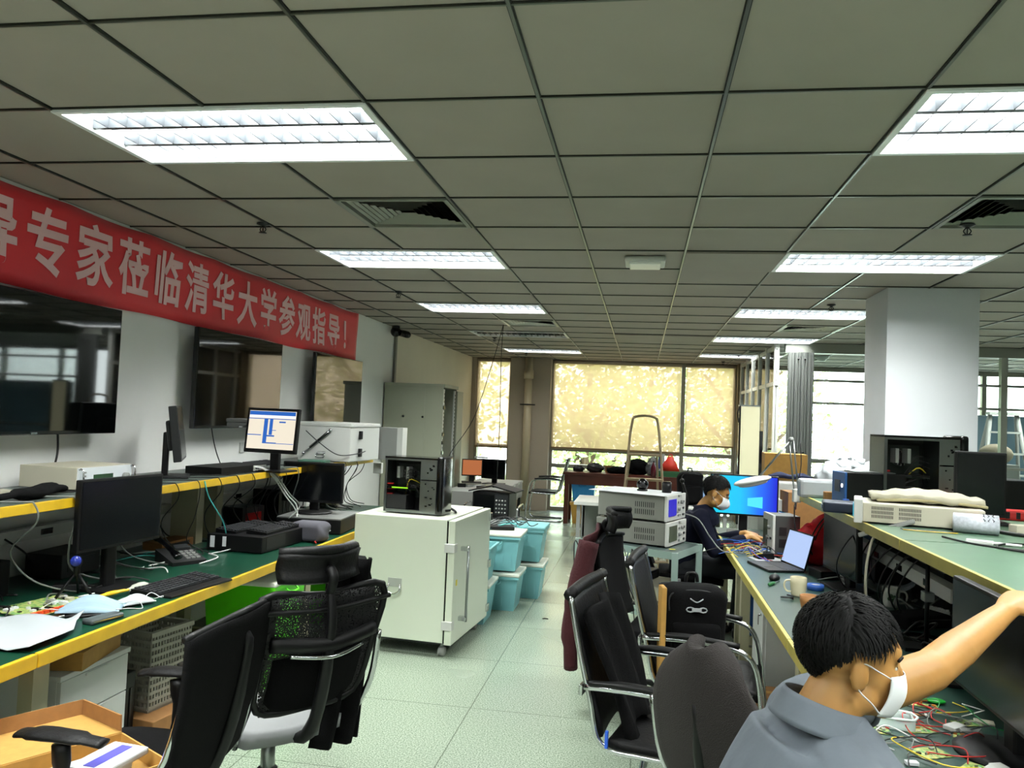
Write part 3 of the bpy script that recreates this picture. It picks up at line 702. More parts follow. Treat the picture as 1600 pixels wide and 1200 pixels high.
# open carton on the floor, mailer style, with white packets in it
t=thing('open_carton','large open cardboard mailer box on the seat of the nearest mesh chair','box',(-1.66,2.26,.475),60)
b=MB(); b.box(-.2,.2,-.16,.16,0,.006,CARD)
for a in (-1,1): b.box(a*.2-.003,a*.2+.003,-.16,.16,0,.055,CARD); b.box(-.2,.2,a*.16-.003,a*.16+.003,0,.055,CARD)
b.build('body',parent=t)
b=MB(); b.M=Matrix.Translation((0,.16,.055))@_rot('X',math.radians(-4)); b.box(-.2,.2,0,.3,-.003,.003,CARD); b.box(-.2,.2,.3,.305,0,.055,CARDD)
b.box(-.205,-.199,.01,.3,0,.055,CARD); b.box(.199,.205,.01,.3,0,.055,CARDD); b.build('lid',parent=t)
for i in range(4):
    q=thing('paper_packet','white and blue printed packet in the open cardboard box, %s'%['lying lowest','leaning left','leaning right','topmost'][i],'packet',(-1.70+.04*i,2.19+.03*i,.483+.018*i),15+23*i,group='white and blue packets in the open box')
    b=MB(); b.box(-.1,.1,-.065,.065,0,.022,PAPER,bev=.006); b.build('body',parent=q); b=MB(); b.box(-.08,.08,-.02,.02,.022,.0235); b.build('stripe',mat('print_violet','#4b48a6',.5),q)
# baskets and bins under the bench
def bin_(name,lab,cat,loc,rz,w,d,h,m,lid=None,wall=.006,group=None,taper=.82,slots=0,handles=True):
    t=thing(name,lab,cat,loc,rz,group)
    b=MB(); W2,D2=w/2,d/2
    o0=[(-W2*taper,-D2*taper,0),(W2*taper,-D2*taper,0),(W2*taper,D2*taper,0),(-W2*taper,D2*taper,0)]
    o1=[(-W2,-D2,h),(W2,-D2,h),(W2,D2,h),(-W2,D2,h)]
    r1=[(x*1.05,y*1.06,h) for x,y,_ in o1]; r0=[(x*1.05,y*1.06,h-.02) for x,y,_ in o1]
    i1=[(x*(1-wall/W2*1.5),y*(1-wall/D2*1.5),h) for x,y,_ in o1]; i0=[(x*(1-wall/W2*1.5),y*(1-wall/D2*1.5),wall) for x,y,_ in o0]
    def ins(q,z): return [(x*.985,y*.985,z) for x,y,_ in q]
    b.loft([o0,ins(o1,h-.02),r0,r1,i1,i0],m); 
    for f in b.bm.faces: f.smooth=False
    for k in range(-2,3):
        for a in (-1,1): b.box(k*w*.17-.004,k*w*.17+.004,a*D2*.9-.004,a*D2*.9+.004,.04,h*.78,m)
    b.build('tub_body',parent=t)
    if handles:
        for a in (-1,1):
            b=MB(); b.tube([(-.06,a*(D2*1.0),h-.04),(-.05,a*(D2+.03),h-.06),(.05,a*(D2+.03),h-.06),(.06,a*(D2*1.0),h-.04)],.006,m,res=2); b.build('handle',parent=t)
    if lid:
        b=MB(); b.box(-W2*1.08,W2*1.08,-D2*1.09,D2*1.09,h,h+.028,lid,bev=.012,seg=3); b.build('lid',parent=t)
    return t
GRN=mat('green_plastic','#4fc40a',.4); TEAL=mat('teal_plastic','#6fa9ad',.4); WLID=mat('white_lid','#cfd3c6',.45)
bin_('storage_tub','bright green plastic tub with a white lid under the left bench behind the mesh chairs','storage tub',(-2.3,4.66,0),90,.46,.44,.6,GRN,WLID)
bin_('storage_tub','green plastic tub with a white lid further under the left bench','storage tub',(-2.35,6.05,0),90,.4,.42,.42,GRN,WLID)
def basket(lab,loc,rz):
    t=thing('laundry_basket',lab,'basket',loc,rz); b=MB(); w,d,h=.26,.2,.36; m=mat('basket_cream','#8e8c80',.5)
    for a in (-1,1):
        for s,(n,L) in enumerate(((14,w),(11,d))):
            for k in range(n+1):
                q=-L/2+L*k/n
                if s==0: b.box(q-.004,q+.004,a*d/2-.004,a*d/2+.004,.02,h,m)
                else: b.box(a*w/2-.004,a*w/2+.004,q-.004,q+.004,.02,h,m)
            for z in [.02+.034*i for i in range(11)]:
                if s==0: b.box(-w/2,w/2,a*d/2-.005,a*d/2+.005,z-.007,z+.007,m)
                else: b.box(a*w/2-.005,a*w/2+.005,-d/2,d/2,z-.007,z+.007,m)
    b.box(-w/2,w/2,-d/2,d/2,0,.01,m); b.build('lattice',parent=t)
    b=MB()
    for a in (-1,1): b.box(-w/2-.01,w/2+.01,a*d/2-.012,a*d/2+.012,h-.01,h+.012,m); b.box(a*w/2-.012,a*w/2+.012,-d/2,d/2,h-.01,h+.012,m)
    b.build('rim',parent=t)
basket('cream lattice plastic basket under the left bench behind the drawers',(-2.3,3.62,.2),80)
b=MB(); b.box(-.2,.2,-.2,.2,0,.2,CARDD,bev=.004); tag(b.build('carton'),'brown carton carrying the cream lattice basket','box',loc=(-2.3,3.62,0),rz=80)
t=thing('tower_computer','black computer tower under the left bench between the drawers and the basket','computer',(-2.45,3.32,0),90); b=MB(); b.box(-.09,.09,-.2,.2,0,.42,BLK,bev=.006); b.build('case',parent=t)
b=MB()
for k in range(5): b.box(-.07+k*.03,-.055+k*.03,-.204,-.2,.05,.35)
b.build('grille',DGRY,t)
# ================= white oven-like cabinet =================
t=thing('shielding_cabinet','large white metal cabinet on casters with a long door handle, in the aisle','cabinet',(-1.22,5.33,0),-5)
CAB=mat('cabinet_white','#c6cdbc',.3,coat=.3)
b=MB(); b.box(-.74,-.06,0,.88,.1,.93,CAB,bev=.006); b.build('body',parent=t)
d=MB(); d.box(-.05,0,0.0,.88,.09,.925,CAB,bev=.006); d=d.build('door',parent=t)
b=MB(); b.box(-.06,-.05,.004,.87,.10,.92); b.build('door_seal',GBLK,t)
h=MB(); h.cyl((.05,.16,.22),(.05,.16,.74),.009,m=STEEL)
for z in (.24,.72): h.box(-.02,.055,.14,.18,z-.015,z+.015,CHR,bev=.004)
h.build('door_handle',parent=d)
for z in (.22,.74): q=MB(); q.box(-.07,.004,-.012,.05,z-.03,z+.03,LGRY,bev=.004); q.build('latch',parent=d)
for z in (.16,.5,.86): q=MB(); q.box(-.01,.012,.84,.9,z-.03,z+.03,CHR,bev=.003); q.build('hinge',parent=d)
b=MB(); b.box(.0,.0015,.055,.085,.48,.52); b.build('warning_label',mat('label_yellow','#d8c51a',.5),d)
h=MB(); h.box(-.47,-.37,-.006,0,.45,.51,mat('satin_plate','#a9aca6',.5,.4),bev=.002); h.tube([(-.46,-.01,.47),(-.465,-.03,.43),(-.42,-.035,.405),(-.375,-.03,.43),(-.38,-.01,.47)],.006,CHR,res=4); h.build('side_handle',parent=t)
for x in (-.7,-.08):
    for y in (.06,.8):
        c=MB(); c.cyl((x,y,.055),(x,y,.1),.012,m=STEEL); c.cyl((x-.02,y,.032),(x+.02,y,.032),.032,m=GRY); c.build('caster',parent=t)
b=MB(); b.box(-.72,-.08,.02,.86,.085,.1); b.build('base_plate',DGRY,t)
# open PC case on cabinet: opening faces -y
def pc_tower(lab,loc,rz,w=.42,h=.43,d=.2,inside='left',mirror=1,detail=True):
    """open side panel toward -y; front bezel at +x"""
    t=thing('open_computer_case',lab,'computer',loc,rz); m=STEEL
    b=MB(); b.box(-w/2,w/2,d-.004,d,.01,h,BLK); b.box(-w/2,w/2,0,d,.01,.016,DGRY); b.box(-w/2,w/2,-.004,d,h-.012,h,GBLK); b.box(-w/2,-w/2+.004,0,d,.01,h,m)
    for (x0,x1,z0,z1) in ((-w/2,w/2,.01,.03),(-w/2,w/2,h-.025,h-.012),(-w/2,-w/2+.018,.01,h-.01)): b.box(x0,x1,-.002,.006,z0,z1,m)
    b.build('chassis',parent=t)
    b=MB(); b.box(w/2,w/2+.05,-.012,d+.012,.0,h+.012,GBLK,bev=.02,seg=3); b.build('front_bezel',parent=t)
    b=MB(); x0=w/2-.12
    b.box(x0,w/2,-.002,.004,h*.62,h-.02,m); b.box(x0,w/2,-.002,.004,.03,h*.60,m); b.box(x0,x0+.004,0,d-.01,.03,h-.02,m)
    r=random.Random(3)
    for i in range(16):
        x=x0+.015+r.random()*.085; z=.05+r.random()*(h-.1); b.box(x,x+r.uniform(.004,.018),-.0035,-.002,z,z+r.uniform(.004,.012),GBLK)
    b.build('drive_cage',parent=t)
    b=MB(); b.box(-w/2+.03,x0-.03,d-.02,d-.012,.1,h-.06); b.build('motherboard',mat('dark_pcb','#14201a',.4),t)
    b=MB(); b.cyl((-.06,d-.07,h*.68),(-.06,d-.02,h*.68),.045,m=BLK2); 
    for k in range(12): a=k*.52; b.box(-.06+.04*math.cos(a)-.002,-.06+.04*math.cos(a)+.002,d-.072,d-.05,h*.68+.04*math.sin(a)-.006,h*.68+.04*math.sin(a)+.006,GRY)
    b.build('cpu_cooler',parent=t)
    b=MB(); b.box(-w/2+.01,x0-.04,.02,d-.02,h*.42,h*.47,GBLK,bev=.004); b.box(-w/2+.05,-w/2+.17,.016,.02,h*.44,h*.46,mat('lit_green','#2a3a10',.4,emit='#a8ff20',es=.8) if detail else DGRY); b.build('graphics_card',parent=t)
    b=MB(); b.box(-w/2+.01,-.03,.01,d-.02,.025,.13,BLK2); b.build('power_supply',parent=t)
    for k in range(7):
        p=[(-w/2+.12+r.uniform(-.02,.05),.05+r.random()*.08,.13),(-.02+r.uniform(-.04,.04),.03,.18+.02*k),(x0-.03,.05+r.random()*.05,.12+.03*k)]
        b=MB(); b.tube(p,.0035,r.choice([CABLE,CABLE,CABY,CABLE]),seg=5,res=4); b.build('inner_wire',parent=t)
    for k in range(3): b=MB(); b.box(-w/2+.01,-w/2+.05,.03,.06,h*(.32+.09*k),h*(.34+.09*k),RED); b.build('slot_bracket',parent=t)
    for k in range(2): b=MB(); b.box(-w/2+.08+.07*k,-w/2+.10+.07*k,.03,.1,h*.62,h*.82,GRY); b.build('memory_module',parent=t)
    return t
pc_tower('open black computer case with glowing green card on top of the white cabinet',(-1.6,5.5,.932),-5,w=.39,h=.4)
cable([(-1.52,5.9,.95),(-1.42,5.85,.96),(-1.33,5.75,.945),(-1.3,5.66,.945)],.009,label='black plug lead lying on top of the white cabinet behind the case')
# tubs
G='teal storage tubs stacked behind the white cabinet'
for (x,y,z,lid,l) in [(-1.36,6.44,0,1,'lower teal tub nearest the white cabinet door'),(-1.36,6.44,.31,0,'upper open teal tub nearest the white cabinet door'),(-1.2,6.95,0,1,'lower teal tub in the middle stack'),(-1.2,6.95,.335,1,'upper teal tub with a thick white lid in the middle stack'),(-1.06,7.47,0,1,'lower teal tub in the far stack'),(-1.06,7.47,.335,2,'upper teal tub with cables on its lid in the far stack')]:
    bin_('storage_tub',l,'storage tub',(x,y,z),0,.42,.38,.29,TEAL,{0:None,1:WLID,2:TEAL}[lid],group=G,taper=.84)
for i in range(7):
    r=random.Random(40+i); x0,y0=-1.15+r.uniform(-.12,.12),7.2+r.uniform(-.2,.25); zz=.665
    cable([(x0-.15,y0-.1,zz),(x0,y0+.05,zz+.02+.01*i),(x0+.1,y0,zz+.01),(x0+.15,y0+.13,zz+.015)],.004,r.choice([CABLE,CABLE,CABC,CABW]),label='loose thin cable in the tangle on the tub lids',group='cables tangled on the tub lids')
b=MB(); b.box(-.12,.12,-.07,.07,0,.03,BLK,bev=.006); tag(b.build('flat_adapter'),'flat black device lying on the tub lids','device',loc=(-1.2,7.0,.655),rz=15)

# ================= tall grey rack =================
RK=mat('rack_grey_green','#8a8d7c',.5)
t=thing('equipment_rack','tall grey-green metal equipment rack against the left wall','rack',(-2.7,9.3,0))
b=MB(); b.box(-.38,.35,0,.02,.03,1.98,RK,bev=.003); b.box(-.38,.35,.68,.7,.03,1.98,RK); b.box(-.38,-.36,.02,.68,.03,1.98,RK); b.box(-.38,.37,-.01,.71,1.96,2.0,RK,bev=.003); b.box(-.38,.35,0,.7,0,.04,RK); b.build('housing',parent=t)
b=MB(); b.box(-.15,.13,-.006,0,.05,1.94,RK,bev=.002); b.build('side_panel',parent=t)
b=MB(); 
for x in (-.13,.11): b.cyl((x,-.012,1.6),(x,0,1.6),.013)
b.build('panel_lock',GBLK,t)
for y in (.06,.62):
    b=MB(); b.box(.33,.35,y-.02,y+.02,.05,1.94,LGRY)
    for k in range(40): b.box(.35,.352,y-.008,y+.008,.08+k*.046,.1+k*.046,GBLK)
    b.build('mounting_rail',parent=t)
for k,z in enumerate((1.72,1.4,1.3,1.18,.95)):
    b=MB(); b.box(.34,.36,.03,.09,z-.02,z+.02,GBLK); b.build('cage_bracket',parent=t)
b=MB(); b.box(.34,.37,.68,1.0,.05,1.94,RK,bev=.003); b.build('open_door',parent=t)
b=MB(); b.box(-.34,.3,.1,.6,.3,.55,DGRY); b.box(-.34,.3,.1,.6,.8,.9,DGRY); b.build('rack_shelf',parent=t)

# ================= far left corner =================
t=thing('desk','grey cloth-covered desk in the far left corner below the window','desk',(-1.95,10.3,0))
b=MB(); b.box(-.33,.3,-.7,1.1,.71,.74,LGRY); b.build('top',parent=t)
b=MB(); b.sheet(lambda u,v:(.305+.012*math.sin(v*30),-.7+1.8*v,.745-.22*u),4,30,.003,mat('grey_cloth','#9c9a98',.8)); b.build('cloth',parent=t)
b=MB(); b.box(-.33,.3,-.70,-.68,.1,.71,mat('panel_grey','#7c7c78',.6)); b.build('front_panel',parent=t)
for x in (-.29,.26):
    for y in (-.64,1.05): b=MB(); b.box(x-.02,x+.02,y-.02,y+.02,0,.71); b.build('leg',DGRY,t)
monitor('black monitor on the far left corner desk below the window',.34,.26,.2,(-1.93,10.5,.74),-12,base='rect')
monitor('small tilted screen showing an orange picture on the far left corner desk',.27,.22,.2,(-2.17,10.3,.76),14,scr=E1('orange','#b5693c',.8),base='rect',bez=.012)
t=thing('wifi_router','small white router with upright antenna on the far monitor','router',(-2.1,10.52,1.075)); b=MB(); b.box(-.09,.09,-.015,.03,0,.02,WHT,bev=.004); b.build('body',parent=t); b=MB(); b.cyl((-.05,0,.02),(-.05,0,.2),.005); b.build('antenna',GRY,t)
for i in range(6):
    r=random.Random(70+i); x0=-2.2+.08*i; b=MB(); b.box(-.05,.05,-.02,.02,0,r.uniform(.02,.05),[BLK,GRY,PAPER,BLK2,CREAM,BLK][i],bev=.004)
    tag(b.build(['adapter','small_box','paper_pad','tape_dispenser','cream_pad','black_hub'][i]),'%s on the far left corner desk'%['small black adapter','small grey box','white note pad','dark tape dispenser','cream pad','little black hub'][i],['adapter','box','note pad','dispenser','note pad','hub'][i],loc=(x0,9.85+.1*(i%3),.74),rz=r.uniform(0,90))
t=thing('side_table','chrome and black padded stool carrying the open instrument','stool',(-1.66,9.2,0))
b=MB(); b.box(-.3,.3,-.24,.24,.42,.47,mat('grey_top','#8f9190',.4),bev=.012); b.build('seat',parent=t)
for a in (-1,1):
    for c in (-1,1): b=MB(); b.box(a*.26-.018,a*.26+.018,c*.2-.018,c*.2+.018,0,.42); b.build('leg',mat('dark_red_wood','#4a1512',.45),t)
    b=MB(); b.tube([(a*.31,-.24,.3),(a*.31,-.24,.56),(a*.31,-.18,.62),(a*.31,.18,.62),(a*.31,.24,.56)],.012,CHR,res=4); b.build('arm_tube',parent=t)
t=thing('oscilloscope','black instrument with an open roof-like lid on the stool in the far left corner','oscilloscope',(-1.66,9.22,.47),-6)
b=MB(); b.box(-.22,.22,-.16,.16,.01,.3,BLK,bev=.008); b.build('case',parent=t); b=MB(); b.box(-.2,.04,-.165,-.16,.06,.27); b.build('screen',SCRN,t)
b=MB(); b.box(.05,.2,-.164,-.16,.05,.28,DGRY)
for i in range(4):
    for j in range(4): b.cyl((.07+.035*i,-.164,.08+.045*j),(.07+.035*i,-.172,.08+.045*j),.009,m=[GRY,LGRY][(i+j)%2])
b.build('control_panel',parent=t)
b=MB(); b.poly([(-.26,-.2,.3),(.02,-.2,.37),(.3,-.2,.31),(.3,-.2,.325),(.02,-.2,.385),(-.26,-.2,.315)],(0,.38,0),BLK); b.build('lid',parent=t)
# wires from ceiling
cable([(-1.62,9.1,CZ),(-1.63,9.1,2.3),(-1.62,9.12,1.6),(-1.63,9.14,.9)],.004,label='thin dark wire hanging straight down from the ceiling vent')
cable([(-1.62,9.1,CZ),(-1.75,9.12,2.2),(-1.95,9.2,1.6),(-2.2,9.2,1.2),(-2.26,9.2,1.0)],.004,label='thin wire slanting from the ceiling vent down to the rack')
# cables draped over left shelf
r=random.Random(11)
for i in range(17):
    y=3.0+i*.24+r.uniform(-.08,.08); x=-2.505; d=r.uniform(.05,.3)
    cable([(x-.25,y-.1,1.205),(x-.04,y,1.21),(x+.008,y+.02,1.2),(x+.006,y+.04,1.12),(x-.05-r.random()*.12,y+.1,.98),(x-.12,y+.12+d*.4,.84),(x-.05,y+.2+d,.757),(x-.15,y+.35+d,.757)],r.choice([.003,.004,.005]),r.choice([CABLE,CABLE,CABLE,CABG]),label='dark cable hanging over the yellow edge of the left upper shelf',group='dark cables hanging from the left shelf')
for i in range(3):
    cable([(-2.62,5.1+.02*i,1.235),(-2.54,5.12+.02*i,1.23),(-2.49,5.2+.03*i,1.17),(-2.47,5.36+.04*i,1.03),(-2.46,5.5+.05*i,.93),(-2.44,5.62-.12*i,.80 if i<2 else .868)],.005,[CABW,CABW,CABG][i],label='%s cable running from the shelf box down to the bench'%['thick white','second white','pale grey'][i])
cable([(-2.505,4.35,1.2),(-2.5,4.4,1.1),(-2.49,4.55,.95),(-2.5,4.62,.86)],.004,CABC,label='teal network cable hanging to the flat desktop computer')
cable([(-2.18,5.3,.76),(-2.14,5.25,.757),(-2.12,5.1,.765),(-2.08,5.02,.77)],.005,CABR,label='red and black lead at the bench edge beside the desktop computer')
for i in range(10):
    x,y=r.uniform(-2.75,-2.4),r.uniform(2.9,4.6); a=r.uniform(0,6); l=r.uniform(.15,.3)
    cable([(x,y,.754),(x+l*.4*math.cos(a),y+l*.4*math.sin(a),.77),(x+l*math.cos(a+.5),y+l*math.sin(a+.5),.756),(x+l*1.3*math.cos(a+.2),y+l*1.3*math.sin(a+.2),.754)],.0035,r.choice([CABW,CABLE,CABC,CABG,CABLE]),label='loose cable lying on the left green bench near the wall',group='loose cables on the left bench')
for i in range(8):
    y=2.9+i*.55; cable([(XL+.09,y,.96),(XL+.15,y+.05,.9),(XL+.13,y+.2,.8),(XL+.2,y+.3,.756),(XL+.35,y+.35,.756)],.005,CABLE,label='black power lead plugged into the strip behind the left bench',group='power leads behind the left bench')
# ================= chairs =================
MESHB=mesh_mat('chair_mesh_black','#101012',.0055,.42)
MESHD=mat('chair_mesh_dense','#070708',.9,spec=.15,bump=.5,bscale=400)
def star_base(t,h=.4,m=BLK,rot=0):
    b=MB(); b.cyl((0,0,.1),(0,0,h),.028,m=STEEL); b.cyl((0,0,.08),(0,0,.22),.04,m=BLK); b.build('gas_column',parent=t)
    for k in range(5):
        a=rot+k*2*math.pi/5; c,s=math.cos(a),math.sin(a)
        b=MB(); b.tube([(0,0,.12),(c*.16,s*.16,.10),(c*.29,s*.29,.075)],[.026,.022,.016],m,res=3,flat=.8); g=b.build('base_leg',parent=t)
        b=MB(); p=Vector((-s*.014,c*.014,0)); 
        for q in (-1,1): b.cyl(Vector((c*.30,s*.30,.028))+p*q*.6,Vector((c*.30,s*.30,.028))+p*q*1.6,.028,m=BLK2)
        b.cyl((c*.30,s*.30,.03),(c*.30,s*.30,.075),.008,m=BLK); b.build('caster',parent=g)
def office_chair(lab,loc,rz,head=False,style='frame',arms=True,chrome=True,group=None,seatm=None,back_h=.55,w=.5):
    """faces local +X, back at -X"""
    t=thing('office_chair',lab,'chair',loc,rz,group)
    star_base(t)
    b=MB(); b.sheet(lambda u,v:(-.24+.49*u,-.25*(.86+.14*math.sin(u*3.1))+.5*(.86+.14*math.sin(u*3.1))*v,.47-.02*math.sin(v*3.14)-.03*max(0,u-.75)*3),10,10,.05,seatm or FAB); b.build('seat',parent=t)
    b=MB(); b.box(-.12,.12,-.1,.1,.38,.425,BLK,bev=.01); b.build('seat_mechanism',parent=t)
    hw=w/2; z0,z1=.56,.56+back_h
    bx=lambda z:-.27-.10*(z-z0)/(z1-z0)-.02*math.sin((z-z0)/(z1-z0)*3.1)
    if style=='frame':
        b=MB()
        b.tube([(bx(z0),-hw*.8,z0),(bx((z0+z1)/2),-hw*.93,(z0+z1)/2),(bx(z1),-hw,z1),(bx(z1)+.004,0,z1-.012),(bx(z1),hw,z1),(bx((z0+z1)/2),hw*.93,(z0+z1)/2),(bx(z0),hw*.8,z0),(bx(z0)-.01,0,z0-.02)],.014,BLK,res=4,closed=True)
        b.tube([(bx(z1-.04)-.012,-hw-.03,z1-.045),(bx(z1-.04)-.03,0,z1-.06),(bx(z1-.04)-.012,hw+.03,z1-.045)],.009,BLK,res=4)
        b.build('back_frame',parent=t)
        b=MB(); b.sheet(lambda u,v:(bx(z0+(z1-z0)*v)-.02*math.sin(u*3.14),(-hw+2*hw*u)*(.8+.2*v),z0+(z1-z0)*v),10,12,.003,MESHB); b.build('back_mesh',parent=t)
        b=MB(); b.tube([(bx(.8)-.03,-hw*.85,z0+.26),(bx(.8)-.07,0,z0+.24),(bx(.8)-.03,hw*.85,z0+.26)],.02,BLK,res=5,flat=1.4); b.build('lumbar_bar',parent=t)
        b=MB(); b.tube([(bx(.8)-.05,-hw*.6,z0+.215),(bx(.8)-.09,0,z0+.2),(bx(.8)-.05,hw*.6,z0+.215)],.008,CHR,res=5); b.build('chrome_bar',parent=t)
        b=MB(); b.sheet(lambda u,v:(bx(z0+.3*v)+.03-.03*math.sin(u*3.14),(-.18+.36*u),z0-.02+.22*v),8,6,.02,FAB); b.build('lumbar_pad',parent=t)
    else:
        b=MB(); b.sheet(lambda u,v:(bx(z0+(z1-z0)*v)-.035*math.sin(u*3.14),(-hw+2*hw*u)*(.86+.14*v if style=='wide' else max(.12,1-abs(2*v-1.02)**3.2)),z0-.08+(z1-z0+.08)*v-.02*abs(2*u-1)**3*v),14,14 if style!='round' else 26,.02 if style!='round' else .04,MESHD if style!='round' else mat('brown_mesh','#1c1614',.85,bump=.5,bscale=300)); b.build('backrest',parent=t)
        if style=='wide':
            b=MB(); b.tube([(bx(z1)-.0,-hw,z1-.02),(bx(z1)-.04,0,z1+.004),(bx(z1),hw,z1-.02)],.013,BLK,res=5); b.build('top_rail',parent=t)
    b=MB(); b.tube([(-.05,0,.40),(-.26,0,.42),(-.36,0,.56),(bx(.9)-.06,0,z0+.3),(bx(z1)-.03,0,z1+(.02 if head else -.06 if style!='round' else -.22))],[.03,.03,.026,.02,.016],BLK,res=4,flat=.8); b.build('spine',parent=t)
    if head:
        zh=z1+.09
        b=MB(); b.tube([(bx(z1)-.03,0,z1),(bx(z1)-.05,0,z1+.06),(bx(z1)-.02,0,zh)],.018,BLK,res=3); b.build('headrest_stem',parent=t)
        b=MB(); b.sheet(lambda u,v:(bx(z1)-.005+.07*(2*u-1)**2+.02*math.sin(v*3.1),-.155+.31*u,zh-.06+.12*v),12,6,.03,LEA); b.tube([(bx(z1)+.065,-.16,zh+.055),(bx(z1)-.02,0,zh+.065),(bx(z1)+.065,.16,zh+.055)],.018,LEA,res=5); b.build('headrest',parent=t)
    if arms:
        for a in (-1,1):
            g=MB(); g.tube([(-.02,a*.2,.41),(-.0,a*.29,.43),(-.01,a*.3,.52),(-.0,a*.3,.63)],[.02,.018,.022,.03],BLK,res=4,flat=.7); g=g.build('arm_post',parent=t)
            q=MB(); q.tube([(-.14,a*.3,.645),(-.06,a*.305,.655),(.06,a*.3,.655),(.14,a*.29,.645)],[.03,.042,.045,.034],LEA,res=4,flat=.35,seg=12); q.build('arm_pad',parent=g)
    if chrome:
        for a in (-1,1):
            b=MB(); b.tube([(-.2,a*.24,.42),(-.31,a*.255,.6),(-.36,a*.25,.8)],.012,CHR,res=4); b.build('chrome_strut',parent=t)
    return t
seatw=mat('seat_grey_white','#77797a',.6)
office_chair('black chair with a plain dense mesh back, nearest the viewer at the left bench',(-1.66,2.47,0),180,style='wide',back_h=.42,w=.58,group=None)
office_chair('black see-through mesh chair with a curved headrest beside the white cabinet',(-1.42,3.05,0),143,head=True,style='frame',back_h=.42,seatm=seatw)
b=MB(); b.box(-.12,.12,-.09,.09,0,.13,mat('grey_cloth2','#4b4a52',.9),bev=.05,seg=5)
for v in b.bm.verts: v.co+=Vector((.008*math.sin(v.co.z*60+v.co.y*30),.008*math.sin(v.co.x*45),0))
tag(b.build('grey_bag'),'dark grey soft bag on the bench edge above the headrest chair','bag',loc=(-2.2,5.2,.752))
t=thing('coat','black coat hung over the back of the headrest mesh chair','coat',(-1.42,3.05,0),143)
b=MB(); b.sheet(lambda u,v:(-.27-.05*v+.03*math.sin(u*14+v*3)+.035,-.26+.2*u-.02*math.sin(v*5),.35+.72*v),14,18,.012,FAB); b.build('body',parent=t)
b=MB(); b.tube([(-.25,-.2,1.05),(-.22,-.27,.85),(-.2,-.26,.6)],[.05,.05,.035],FAB,res=4); b.build('sleeve',parent=t)

def cantilever(lab,loc,rz,group=None,m=LEA):
    t=thing('cantilever_chair',lab,'chair',loc,rz,group)
    for a in (-1,1):
        b=MB(); y=a*.26
        b.tube([(-.36,y*.93,.98),(-.32,y*.95,.8),(-.27,y*.97,.62),(-.22,y*.97,.46),(-.05,y*.97,.44),(.2,y*.97,.45)],.011,CHR,res=5); b.build('seat_rail',parent=t)
        b=MB(); b.tube([(-.29,y,.66),(-.1,y*1.03,.67),(.1,y*1.03,.66),(.2,y*1.02,.6),(.24,y,.4),(.27,y,.12),(.24,y,.02),(.0,y,.013),(-.28,y*.98,.013)],[.0125]*9,CHR,res=5); b.build('side_frame',parent=t)
        b=MB(); b.tube([(-.27,y*1.02,.678),(-.1,y*1.04,.69),(.14,y*1.03,.675)],[.018,.024,.02],BLK,res=4,flat=.5); b.build('arm_pad',parent=t)
    b=MB(); b.tube([(-.28,-.25,.013),(-.3,0,.013),(-.28,.25,.013)],.0125,CHR,res=3); b.build('floor_bar',parent=t)
    b=MB(); b.box(-.315,-.30,-.25,.25,.62,.66,CHR,bev=.004); b.build('cross_bar',parent=t)
    b=MB(); b.sheet(lambda u,v:(-.22-.14*v-.015*math.sin(u*3.14),-.235+.47*u,.48+.50*v),10,12,.018,m); b.build('backrest',parent=t)
    b=MB(); b.tube([(-.365,-.25,.985),(-.375,0,.99),(-.365,.25,.985)],.022,m,res=3); b.build('top_roll',parent=t)
    b=MB(); b.sheet(lambda u,v:(-.2+.44*u,-.235+.47*v,.475-.012*math.sin(v*3.14)-.02*max(0,u-.8)*4),10,8,.035,m); b.build('seat',parent=t)
    return t
cantilever('black leather and chrome cantilever chair nearest the aisle, with a rolled top',(.16,3.22,0),-12)
cantilever('second black leather cantilever chair, just behind the first and nearer the right bench',(.36,4.0,0),-8)
office_chair('black headrest chair with a dark red jacket over it, before the steel table',(.2,4.8,0),-15,head=True,style='wide',back_h=.4)
office_chair('black rounded mesh-back armchair between the cantilever chairs and the seated man',(.50,2.62,0),40,style='round',back_h=.46,w=.42)
office_chair('black chair under the man in the grey polo shirt',(.24,1.66,0),10,style='wide',back_h=.3,arms=False,chrome=False,w=.42)
office_chair('black chair under the man in the navy shirt',(.42,6.68,0),0,style='wide',back_h=.3,arms=False,chrome=False,w=.42)
cantilever('black visitor chair on a chrome frame beside the far red-brown desk',(-1.52,13.0,0),180)
MAR=mat('maroon_cloth','#3a0a12',.9,bump=.4,bscale=80); DG=mat('dark_jacket','#1c1a1e',.9)
t=thing('jacket','dark red and black jacket draped over the headrest chair','jacket',(.2,4.8,0),-15)
b=MB(); b.sheet(lambda u,v:(-.40-.04*math.sin(v*2.5)-.02*math.sin(u*11+v*2)-(.05*(1-v)),-.27+.52*u+(.03*math.sin(v*6)),.33+.70*v-.06*abs(2*u-1)*v),16,18,.014,MAR); b.build('body',parent=t)
b=MB(); b.sheet(lambda u,v:(-.43-.03*math.sin(u*8),-.05+.3*u,.6+.42*v),10,10,.012,DG); b.build('lining',parent=t)
b=MB(); b.tube([(-.42,-.27,.95),(-.46,-.30,.7),(-.5,-.30,.45),(-.5,-.28,.22)],[.06,.065,.055,.04],MAR,res=5,seg=10); b.build('sleeve',parent=t)
